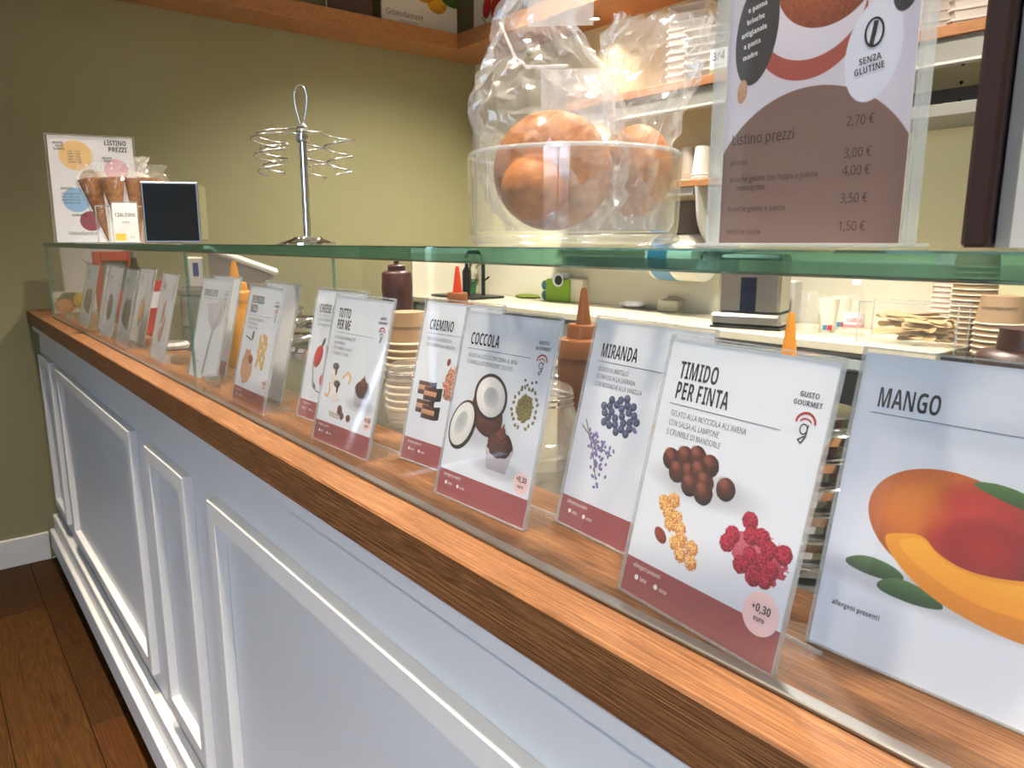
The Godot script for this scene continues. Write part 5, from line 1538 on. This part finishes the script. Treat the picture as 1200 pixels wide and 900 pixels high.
	t = thing("steel_wall_shelf", "grey steel wall shelf with a dark back panel under the container shelf", "shelf", Vector3(g0.x - 0.55, g0.y - 0.02, BACK_Z))
	obj("back_panel", span(Vector3(0.0, 0.04, 0.001), Vector3(2.2, A.y - g0.y - 0.07, 0.012)), M.grey_back, t)
	obj("tray", span(Vector3(0.0, 0.0, 0.001), Vector3(2.2, 0.035, dz - 0.02), 0.002), M.grey_shelf, t)
	for k in 4:
		obj("screw", lathe_mesh([Vector2(0, 0), Vector2(0.006, 0), Vector2(0.004, 0.003), Vector2(0, 0.003)], 12), M.black, t, Vector3(0.55, 0.08 + 0.055 * k, 0.013)).rotation.x = PI / 2
	# lower cup shelf on the left with its rounded side panel
	var l0 := on_z(838, 208, zf)
	t = thing("cup_shelf", "short oak shelf with a rounded white side panel holding white cups", "shelf", Vector3(l0.x, l0.y, BACK_Z))
	obj("board", span(Vector3(-1.1, -0.026, 0.001), Vector3(0.0, 0.0, dz), 0.002), M.oak_shelf, t)
	var sidep := PackedVector2Array()
	sidep.append(Vector2(0, -0.027))
	sidep.append(Vector2(dz, -0.027))
	for k in 13:
		var a := PI * 0.5 * k / 12.0
		sidep.append(Vector2(dz * 0.30 + dz * 0.66 * cos(a), -0.10 - 0.17 * sin(a)))
	sidep.append(Vector2(0, -0.27))
	sidep.reverse()
	var st := begin()
	extrude(st, sidep, -0.012, 0.0, Transform3D(Basis(Vector3(0, 0, 1), Vector3.UP, Vector3(-1, 0, 0)), Vector3(-0.09, 0, 0.001)))
	obj("side_panel", done(st), M.white_plastic, t)
	obj("rail", span(Vector3(-1.1, -0.055, dz - 0.03), Vector3(-0.11, -0.027, dz - 0.015), 0.001), M.white_plastic, t)
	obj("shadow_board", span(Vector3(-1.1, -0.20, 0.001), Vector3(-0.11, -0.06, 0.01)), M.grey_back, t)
	# white cups upside down on it
	var wc := cup_proto("white_cup", "white paper cup upside down on the short oak shelf", "white cups on the short shelf", 0.036, 0.026, 0.105, "cup_white", "cup_white", true)
	var used := false
	for q in [[806.0, -2.50, 4, "upside down white paper cup in the stack over the paper roll"], [820.0, -2.56, 5, "upside down white paper cup in the tallest stack on the short oak shelf"], [838.0, -2.54, 4, "upside down white paper cup in the stack at the end of the short oak shelf"], [823.0, -2.44, 3, "upside down white paper cup in the low stack at the shelf front edge"]]:
		var p := on_z(q[0], 180, q[1])
		used = cup_stack(wc, Vector3(minf(p.x, l0.x - 0.04), l0.y + 0.0005, q[1]), q[2], 0.011, used, q[3])
	# paper roll in blue wrapping
	var rp := on_z(806, 258, -2.50)
	t = thing("paper_roll", "large white paper roll with a blue band under the cup shelf", "paper roll", Vector3(rp.x - 0.02, 1.3, -2.50))
	var rb := Basis(Vector3(0, 0, 1), PI / 2)
	st = begin()
	lathe(st, [Vector2(0.028, -0.12), Vector2(0.092, -0.12), Vector2(0.096, -0.115), Vector2(0.096, 0.115), Vector2(0.092, 0.12), Vector2(0.028, 0.12), Vector2(0.028, -0.12)], 40, Vector3.ZERO, rb)
	obj("roll", done(st), M.cup_white, t)
	st = begin()
	lathe(st, [Vector2(0.0963, 0.0), Vector2(0.0972, 0.0), Vector2(0.0972, 0.10), Vector2(0.0963, 0.10)], 40, Vector3.ZERO, rb)
	obj("blue_band", done(st), M.blue_pack, t)
	st = begin()
	lathe(st, [Vector2(0.0, -0.118), Vector2(0.0275, -0.118), Vector2(0.0275, 0.118), Vector2(0.0, 0.118)], 30, Vector3.ZERO, rb)
	obj("core", done(st), M.dark_brown, t)
	t = thing("roll_holder", "white wall holder carrying the paper roll", "roll holder", Vector3(rp.x - 0.02, 1.3, BACK_Z))
	for s in [-1, 1]:
		obj("arm", box_mesh(Vector3(0.008, 0.03, 0.185), 0.002, Vector3(s * 0.130, 0, 0.0935)), M.white_plastic, t)
	# stacks of white containers
	var cn := thing("container", "white lidded takeaway container in the stacks on the steel railed shelf", "container", Vector3.ZERO, 0.0, "stacked white takeaway containers")
	st = begin()
	st.set_smooth_group(-1)
	var cw2 := 0.088
	var cd := 0.062
	var ring_at := func(k: float, y: float) -> Array:
		var out := []
		for q in [[-1, -0.8], [-0.85, -1], [0.85, -1], [1, -0.8], [1, 0.8], [0.85, 1], [-0.85, 1], [-1, 0.8]]:
			out.append(Vector3(q[0] * cw2 * k, y, q[1] * cd * k))
		return out
	var rings := [ring_at.call(0.90, 0.0), ring_at.call(0.97, 0.020), ring_at.call(1.02, 0.021), ring_at.call(1.02, 0.0275), ring_at.call(0.97, 0.0285)]
	for k in rings.size() - 1:
		for i in 8:
			var j := (i + 1) % 8
			quad(st, rings[k][j], rings[k][i], rings[k + 1][i], rings[k + 1][j])
	for i in range(1, 7):
		tri(st, rings[0][0], rings[0][i], rings[0][i + 1])
		tri(st, rings[4][0], rings[4][i + 1], rings[4][i])
	obj("tub", done(st), M.polystyrene, cn)
	used = false
	for q in [[811.0, -2.55, 11, "tallest stack, over the short cup shelf"], [868.0, -2.55, 6, "stack hidden behind the bun price stand"], [833.0, -2.43, 6, "low stack behind the 3/4 card"], [1100.0, -2.56, 9, "narrow stack above the steel wall shelf"], [1150.0, -2.50, 10, "wide stack above the steel wall shelf"], [1215.0, -2.52, 9, "end stack behind the grey fronted dispenser"]]:
		var p := on_z(q[0], 60, q[1])
		for i in int(q[2]):
			var at := Vector3(p.x, top + 0.0005 + 0.0288 * i, q[1])
			if used: copy_of(cn, at, 0.25 + 0.02 * sin(i * 2.7), "white lidded takeaway container, " + q[3])
			else:
				cn.set_meta("label", "white lidded takeaway container, " + q[3])
				cn.position = at
				cn.rotation.y = 0.25
				used = true
	var pc := on_z(840, 70, zf)
	t = thing("portion_card", "small white card reading 3/4 in front of the container stack", "card", Vector3(pc.x, top + 0.0005, zf - 0.012), 0.0)
	obj("card_sheet", box_mesh(Vector3(0.075, 0.085, 0.002), 0.0, Vector3(0, 0.0425, 0)), M.paper, t)
	obj("olive_corner", box_mesh(Vector3(0.075, 0.016, 0.0006), 0.0, Vector3(0, 0.008, 0.0014)), M.olive, t)
	lettering("3/4", 0.028, M.ink, t, Vector3(0, 0.058, 0.0016), 0.9, font_bold, HORIZONTAL_ALIGNMENT_CENTER)
	lettering("persone", 0.009, M.ink_soft, t, Vector3(0, 0.030, 0.0016), 0.9, font_plain, HORIZONTAL_ALIGNMENT_CENTER)

# ---------------------------------------------------------------- bar worktop
func bar_at(px: float, py: float) -> Vector3:
	var p := on_y(px, py, BAR_Y)
	return Vector3(p.x, BAR_Y + 0.0005, clampf(p.z, BACK_Z + 0.04, BAR_Z - 0.04))
func build_bar():
	var xe := on_z(1102, 405, BAR_Z).x
	struct("trim_1", span(Vector3(WALL_X + 0.001, BAR_Y, BAR_Z), Vector3(WALL_X + 0.012, 1.33, BACK_Z + 0.001)), M.tile_white, "white splash panel on the end wall above the worktop")
	struct("trim_2", span(Vector3(WALL_X + 0.013, BAR_Y, BACK_Z + 0.001), Vector3(-1.0, 1.30, BACK_Z + 0.010)), M.tile_white, "white splash panel on the bar wall above the worktop")
	var t := thing("worktop", "cream stone worktop along the bar wall", "worktop", Vector3(-2.4, BAR_Y, -2.43))
	obj("slab", box_mesh(Vector3(xe - WALL_X - 0.016, 0.030, 0.44), 0.003, Vector3((xe + WALL_X) * 0.5 + 2.4, -0.015, 0.01)), M.worktop, t)
	# cabinets below
	var cuts := [WALL_X + 0.02, on_z(640, 360, BAR_Z).x, on_z(742, 380, BAR_Z).x, on_z(1083, 405, BAR_Z).x, xe]
	for i in 4:
		var x0: float = cuts[i]
		var x1: float = cuts[i + 1]
		if i == 2:
			t = thing("oven", "black built in oven with a red digit display under the worktop", "oven", Vector3((x0 + x1) * 0.5, 0, -2.42))
			var w := x1 - x0 - 0.004
			obj("case", box_mesh(Vector3(w, 1.02, 0.38), 0.002, Vector3(0, 0.515, 0)), M.steel_dull, t)
			obj("top_trim", box_mesh(Vector3(w, 0.032, 0.02), 0.002, Vector3(0, 0.995, 0.205)), M.drawer_grey, t)
			obj("control_panel", box_mesh(Vector3(w - 0.02, 0.125, 0.014), 0.002, Vector3(0, 0.905, 0.2)), M.black_gloss, t)
			obj("door_glass", box_mesh(Vector3(w - 0.02, 0.52, 0.016), 0.002, Vector3(0, 0.55, 0.2)), M.black_gloss, t)
			obj("door_handle", tube_mesh([Vector3(-w * 0.42, 0.78, 0.205), Vector3(-w * 0.42, 0.79, 0.245), Vector3(w * 0.42, 0.79, 0.245), Vector3(w * 0.42, 0.78, 0.205)], 0.009), M.chrome, t)
			var d := on_z(986, 423, -2.2125)
			var n := lettering("4", 0.020, M.led_red, t, Vector3(d.x - t.position.x, d.y, 0.2078), 0.8, font_bold)
			n.name = "display_digit"
			for q in [[0, 0], [1, 0], [2, 0], [0, 1], [1, 1], [2, 1]]:
				obj("button_mark", box_mesh(Vector3(0.008, 0.004, 0.0004), 0.0, Vector3(d.x - t.position.x + 0.06 + 0.035 * q[0], d.y + 0.008 - 0.026 * q[1], 0.2072)), M.grey_plastic, t)
		else:
			t = thing("bar_cabinet", ["grey base cabinet in the corner under the worktop", "grey base cabinet next to the black oven", "", "narrow grey end panel at the right of the oven"][i], "cabinet", Vector3((x0 + x1) * 0.5, 0, -2.42))
			var w := x1 - x0 - 0.004
			obj("body", box_mesh(Vector3(w, 0.95, 0.38), 0.002, Vector3(0, 0.555, 0)), M.drawer_grey, t)
			if i < 2:
				obj("drawer_front", box_mesh(Vector3(w - 0.004, 0.16, 0.016), 0.002, Vector3(0, 0.935, 0.2)), M.drawer_grey, t)
				obj("door", box_mesh(Vector3(w - 0.004, 0.72, 0.016), 0.002, Vector3(0, 0.485, 0.2)), M.drawer_grey, t)
	var bx := on_z(1166, 412, BAR_Z)
	t = thing("black_glass_counter", "black glossy counter unit at the right end of the worktop", "counter unit", Vector3(xe + 0.75, 0, -2.42))
	obj("front_panel", box_mesh(Vector3(1.49, 0.09, 0.02), 0.002, Vector3(0, BAR_Y - 0.05, 0.215)), M.black, t)
	obj("glass_top", box_mesh(Vector3(1.49, 0.008, 0.44), 0.001, Vector3(0, BAR_Y - 0.0045, 0.01)), M.black_gloss, t)
	obj("body", box_mesh(Vector3(1.48, 1.0, 0.40), 0.0, Vector3(0, 0.505, 0.0)), M.steel_dull, t)
	# plant in a green glass
	var p := on_z(552, 330, -2.59)
	p.y = BAR_Y + 0.0005
	t = thing("plant_glass", "green glass with leafy sprigs on the worktop", "plant", p)
	obj("glass", lathe_mesh([Vector2(0, 0.0), Vector2(0.028, 0.0), Vector2(0.034, 0.07), Vector2(0.030, 0.07), Vector2(0.026, 0.006), Vector2(0, 0.006)], 24), M.green, t)
	rng.seed = 8
	for k in 14:
		var st := begin()
		st.set_smooth_group(-1)
		var a := rng.randf() * TAU
		var o := Vector3(cos(a) * 0.02, 0.07 + rng.randf() * 0.12, sin(a) * 0.02)
		var tip := o + Vector3(cos(a) * 0.05, 0.03 * rng.randf_range(-0.5, 1.0), sin(a) * 0.05)
		var sd := Vector3(-sin(a), 0, cos(a)) * 0.014
		var md := (o + tip) * 0.5 + Vector3(0, 0.008, 0)
		quad(st, o, md - sd, tip, md)
		quad(st, o, md, tip, md + sd)
		obj("leaf", done(st), M.leaf, t)
	obj("stem", tube_mesh([Vector3(0, 0.02, 0), Vector3(0.005, 0.1, 0.003), Vector3(-0.004, 0.18, 0)], 0.003, 6), M.leaf, t)
	# sink tray, tap, soap bottle
	p = bar_at(560, 348)
	t = thing("drain_tray", "thin black draining tray on the worktop corner", "tray", Vector3(p.x - 0.03, BAR_Y + 0.0005, -2.40))
	obj("tray_rim", box_mesh(Vector3(0.40, 0.012, 0.22), 0.003, Vector3(0, 0.006, 0)), M.black, t)
	p = Vector3(p.x, BAR_Y + 0.0130, -2.42)
	t = thing("sink_tap", "slim dark mixer tap on the draining tray", "tap", p + Vector3(0.03, 0, -0.05))
	obj("spout", tube_mesh([Vector3(0, 0, 0), Vector3(0, 0.20, 0), Vector3(0.0, 0.235, 0.03), Vector3(0.0, 0.235, 0.09), Vector3(0, 0.205, 0.11)], 0.011, 10), M.black, t)
	obj("lever", tube_mesh([Vector3(0.01, 0.08, 0), Vector3(0.05, 0.10, 0)], 0.006, 8), M.black, t)
	t = thing("soap_bottle", "dark bottle beside the mixer tap", "bottle", p + Vector3(-0.03, 0, 0.02))
	obj("body", lathe_mesh([Vector2(0, 0), Vector2(0.024, 0), Vector2(0.025, 0.13), Vector2(0.010, 0.155), Vector2(0.010, 0.19), Vector2(0, 0.19)], 20), M.black, t)
	# green cloth, lime box with printed dark spot, blue balls
	p = bar_at(622, 349)
	t = thing("green_cloth", "folded olive green cloth on the worktop", "cloth", p)
	var cn := FastNoiseLite.new()
	cn.seed = 2
	cn.frequency = 6.0
	obj("cloth_fold", blob_mesh(func(d: Vector3) -> Vector3: return Vector3(d.x * 0.085, maxf(0.0, 0.010 + d.y * 0.010 + 0.008 * cn.get_noise_3d(d.x * 2, d.y, d.z * 2)), d.z * 0.06), 28, 14), M.lime_dark, t)
	p = bar_at(690, 351)
	t = thing("lime_box", "lime green tissue box with a dark round spot", "box", p, 0.15)
	obj("carton", box_mesh(Vector3(0.16, 0.115, 0.10), 0.006, Vector3(0, 0.0575, 0)), M.lime, t)
	obj("white_disc", lathe_mesh([Vector2(0, 0), Vector2(0.036, 0), Vector2(0.036, 0.002), Vector2(0, 0.002)], 28), M.paper, t, Vector3(0.005, 0.112, 0.0505)).rotation.x = PI / 2
	obj("dark_disc", lathe_mesh([Vector2(0, 0), Vector2(0.024, 0), Vector2(0.024, 0.002), Vector2(0, 0.002)], 28), M.black, t, Vector3(0.010, 0.110, 0.0527)).rotation.x = PI / 2
	obj("paper_tuft", box_mesh(Vector3(0.08, 0.03, 0.04), 0.008, Vector3(0.0, 0.13, 0)), M.paper, t)
	for k in 2:
		var q := thing("blue_ball", "dusty blue round sponge beside the lime green box", "sponge", p + Vector3(-0.118, 0.0, 0.01), 0.0, "blue sponges by the lime box")
		obj("sponge", lathe_mesh([Vector2(0, 0), Vector2(0.020, 0.002), Vector2(0.029, 0.020), Vector2(0.029, 0.032), Vector2(0.018, 0.050), Vector2(0, 0.052)], 24), M.teal, q)
		q.position.y += 0.0525 * k
	p = bar_at(741, 350)
	t = thing("paper_bag", "pale flat paper bag beside the lime green box", "bag", p, 0.1)
	obj("bag_sheet", box_mesh(Vector3(0.10, 0.12, 0.05), 0.006, Vector3(0, 0.06, 0)), M.tile_white, t)
	p = bar_at(770, 358)
	t = thing("crumpled_paper", "crumpled white paper on the worktop", "paper", p)
	obj("sheet", blob_mesh(func(d: Vector3) -> Vector3: return Vector3(d.x * 0.07, maxf(0.0, 0.014 + d.y * 0.014 + 0.012 * cn.get_noise_3d(d.x * 3, d.y, d.z * 3)), d.z * 0.05), 24, 12), M.paper, t)
	p = bar_at(803, 363)
	t = thing("white_carton", "small white carton with folded top edges", "carton", p, 0.2)
	obj("carton_body", box_mesh(Vector3(0.10, 0.05, 0.07), 0.003, Vector3(0, 0.025, 0)), M.tile_white, t)
	var st3 := begin()
	box(st3, Vector3(-0.02, 0.056, 0.02), Vector3(0.055, 0.003, 0.04), 0.0, Basis(Vector3(0, 0, 1), 0.3))
	box(st3, Vector3(0.03, 0.058, -0.01), Vector3(0.045, 0.003, 0.04), 0.0, Basis(Vector3(0, 0, 1), -0.35))
	obj("flap", done(st3), M.tile_white, t)
	# silver appliance
	p = bar_at(893, 372)
	p = on_z(884, 330, -2.36)
	t = thing("steel_appliance", "silver kitchen appliance with a dark blue window", "appliance", Vector3(p.x, BAR_Y + 0.0005, -2.36), 0.3)
	obj("rubber_base", box_mesh(Vector3(0.25, 0.008, 0.19), 0.002, Vector3(0, 0.0045, 0)), M.black, t)
	obj("base_body", box_mesh(Vector3(0.25, 0.045, 0.19), 0.010, Vector3(0, 0.031, 0)), M.steel, t)
	obj("housing", box_mesh(Vector3(0.22, 0.21, 0.15), 0.012, Vector3(0, 0.155, -0.01)), M.steel, t)
	obj("blue_window", box_mesh(Vector3(0.055, 0.12, 0.002), 0.0, Vector3(0.0, 0.12, 0.066)), mat("deep_blue", Color(0.05, 0.08, 0.16), 0.1), t)
	p = bar_at(925, 364)
	t = thing("perforated_holder", "white utensil holder with punched square holes", "utensil holder", Vector3(on_z(925, 340, -2.59).x, p.y, -2.59), 0.1)
	obj("tube_wall", box_mesh(Vector3(0.07, 0.16, 0.07), 0.006, Vector3(0, 0.08, 0)), M.white_plastic, t)
	for k in 18:
		obj("hole", box_mesh(Vector3(0.007, 0.009, 0.0006), 0.0, Vector3(-0.014 + 0.014 * (k % 3), 0.05 + 0.017 * (k / 3), 0.0352)), M.black, t)
	p = on_z(948, 340, -2.32)
	p.y = BAR_Y + 0.0005
	t = thing("glass_jug", "small clear glass jug on the worktop", "jug", p)
	obj("jug_wall", lathe_mesh([Vector2(0, 0), Vector2(0.030, 0), Vector2(0.034, 0.08), Vector2(0.028, 0.12), Vector2(0.034, 0.14), Vector2(0.031, 0.14), Vector2(0.025, 0.12), Vector2(0.031, 0.08), Vector2(0.027, 0.005), Vector2(0, 0.005)], 28), M.clear, t)
	# white cups with small printed square
	for q in [[972.0, -2.42, 0.034, "white paper cup with a small printed square beside the water bottle"], [988.0, -2.55, 0.031, "white paper cup with a printed square half hidden behind the water bottle"]]:
		p = on_z(q[0], 350, q[1])
		p.y = BAR_Y + 0.0005
		t = thing("coffee_cup", q[3], "cup", p, face_turn(p))
		obj("wall", lathe_mesh([Vector2(0, 0), Vector2(0.024, 0), Vector2(q[2], 0.115), Vector2(q[2] - 0.002, 0.115), Vector2(0.022, 0.004), Vector2(0, 0.004)], 28), M.cup_white, t)
		obj("print_square", box_mesh(Vector3(0.014, 0.016, 0.0008), 0.0, Vector3(-0.007, 0.018, 0.0262)), M.blue_pack, t)
		obj("print_square", box_mesh(Vector3(0.014, 0.016, 0.0008), 0.0, Vector3(0.008, 0.018, 0.0262)), M.red_card, t)
	# water bottle with its label
	p = on_z(1003, 350, -2.38)
	p.y = BAR_Y + 0.0005
	t = thing("water_bottle", "clear water bottle with a white and pink label reading GUIZZA", "bottle", p, face_turn(p))
	obj("bottle_wall", lathe_mesh([Vector2(0, 0), Vector2(0.028, 0), Vector2(0.031, 0.006), Vector2(0.031, 0.075), Vector2(0.029, 0.085), Vector2(0.031, 0.10), Vector2(0.026, 0.13), Vector2(0.013, 0.155), Vector2(0.012, 0.17), Vector2(0, 0.17)], 30), M.clear, t)
	obj("label_sleeve", lathe_mesh([Vector2(0.0315, 0.030), Vector2(0.0315, 0.076)], 30), M.paper, t)
	obj("pink_stripe", lathe_mesh([Vector2(0.0318, 0.030), Vector2(0.0318, 0.040)], 30), mat("pink_stripe", Color(0.85, 0.5, 0.52), 0.6), t)
	lettering("GUIZZA", 0.012, M.ink_red, t, Vector3(0, 0.055, 0.0325), 0.8, font_bold, HORIZONTAL_ALIGNMENT_CENTER)
	obj("cap", lathe_mesh([Vector2(0.0145, 0.166), Vector2(0.0145, 0.184), Vector2(0, 0.185)], 20), M.paper, t)
	# acrylic tray full of wooden spatulas
	p = on_z(1070, 370, -2.33)
	p.y = BAR_Y + 0.0005
	t = thing("spatula_tray", "clear acrylic tray full of wooden spatulas", "tray", Vector3(p.x, p.y, p.z), 0.12)
	var tw := 0.27
	var td := 0.13
	var hgt := 0.125
	obj("tray_bottom", box_mesh(Vector3(tw, 0.003, td), 0.0, Vector3(0, 0.002, 0)), M.acrylic, t)
	for q in [[Vector3(0, hgt / 2, td / 2), Vector3(tw, hgt, 0.003)], [Vector3(0, hgt / 2, -td / 2), Vector3(tw, hgt, 0.003)], [Vector3(-tw / 2, hgt / 2, 0), Vector3(0.003, hgt, td)], [Vector3(tw / 2, hgt / 2, 0), Vector3(0.003, hgt, td)]]:
		obj("tray_wall", box_mesh(q[1], 0, q[0]), M.acrylic, t)
	var st := begin()
	for sx in [-1, 1]:
		for sz in [-1, 1]:
			box(st, Vector3(sx * tw / 2, hgt / 2, sz * td / 2), Vector3(0.004, hgt, 0.004))
	for sz in [-1, 1]:
		box(st, Vector3(0, hgt, sz * td / 2), Vector3(tw, 0.003, 0.003))
	obj("tray_edge", done(st), M.acrylic_edge, t)
	rng.seed = 14
	var sp := PackedVector2Array()
	for k in 9:
		var a := -PI / 2 + PI * k / 8.0
		sp.append(Vector2(0.052 + cos(a) * 0.012, sin(a) * 0.012))
	sp.append_array(PackedVector2Array([Vector2(0.02, 0.007), Vector2(-0.055, 0.009), Vector2(-0.062, 0.0), Vector2(-0.055, -0.009), Vector2(0.02, -0.007)]))
	st = begin()
	extrude(st, sp, 0.0, 0.0016, Transform3D(Basis(Vector3.RIGHT, -PI / 2), Vector3.ZERO))
	var stick := done(st)
	for k in 34:
		var q := thing("wooden_spatula", "flat wooden gelato spatula lying in the acrylic tray", "spatula", t.position + Basis(Vector3.UP, 0.12) * Vector3(rng.randf_range(-0.055, 0.055), 0.006 + 0.0021 * k, rng.randf_range(-0.03, 0.03)), rng.randf_range(-0.42, 0.42) + (PI if k % 3 == 0 else 0.0), "wooden spatulas in the tray")
		var bl := obj("blade", stick, M.wood_stick, q, Vector3(0, 0.012, 0))
		bl.rotation = Vector3(rng.randf_range(0.25, 1.0), 0, rng.randf_range(-0.14, 0.14))
	# kraft and printed tubs in stacks
	var kc := cup_proto("kraft_tub", "kraft gelato tub in the stacks at the right of the spatula tray", "kraft tub stacks on the worktop", 0.060, 0.050, 0.075, "cup_kraft", "cup_rim", true)
	var used := false
	for q in [[1171.0, -2.335, 6, "kraft gelato tub in the stack on the edge of the black glossy counter"], [1138.0, -2.48, 15, "kraft gelato tub in the tallest stack beside the pale pink tubs"]]:
		var pz := on_z(q[0], 380, q[1])
		used = cup_stack(kc, Vector3(pz.x, BAR_Y + 0.0008, q[1]), q[2] - 1, 0.0165, used, q[3])
		var tp := copy_of(kc, Vector3(pz.x, BAR_Y + 0.0008 + 0.0165 * (q[2] - 1), q[1]), face_turn(pz), q[3])
		wrapped_text("Gelatodamare", 0.010, 0.060, -0.133, M.ink, tp, 0.042, -0.1, true)
	var wc := cup_proto("printed_tub", "pale pink printed gelato tub in the stack beside the kraft tubs", "pink tub stack on the worktop", 0.050, 0.042, 0.068, "cup_pink", "cup_rim", true)
	var pz2 := on_z(1109, 380, -2.60)
	cup_stack(wc, Vector3(pz2.x, BAR_Y + 0.0008, -2.60), 13, 0.0165, false)

func _ready():
	rng.seed = 1
	noise.seed = 3
	noise.frequency = 1.0
	font_bold = SystemFont.new()
	font_bold.font_names = PackedStringArray(["Droid Sans"])
	font_bold.font_weight = 700
	font_plain = SystemFont.new()
	font_plain.font_names = PackedStringArray(["Droid Sans"])
	font_serif = SystemFont.new()
	font_serif.font_names = PackedStringArray(["Droid Serif"])
	build_camera_and_light()
	make_materials()
	build_room()
	build_counter()
	build_case()
	build_signs()
	build_on_glass()
	build_in_case()
	build_shelves()
	build_bar()
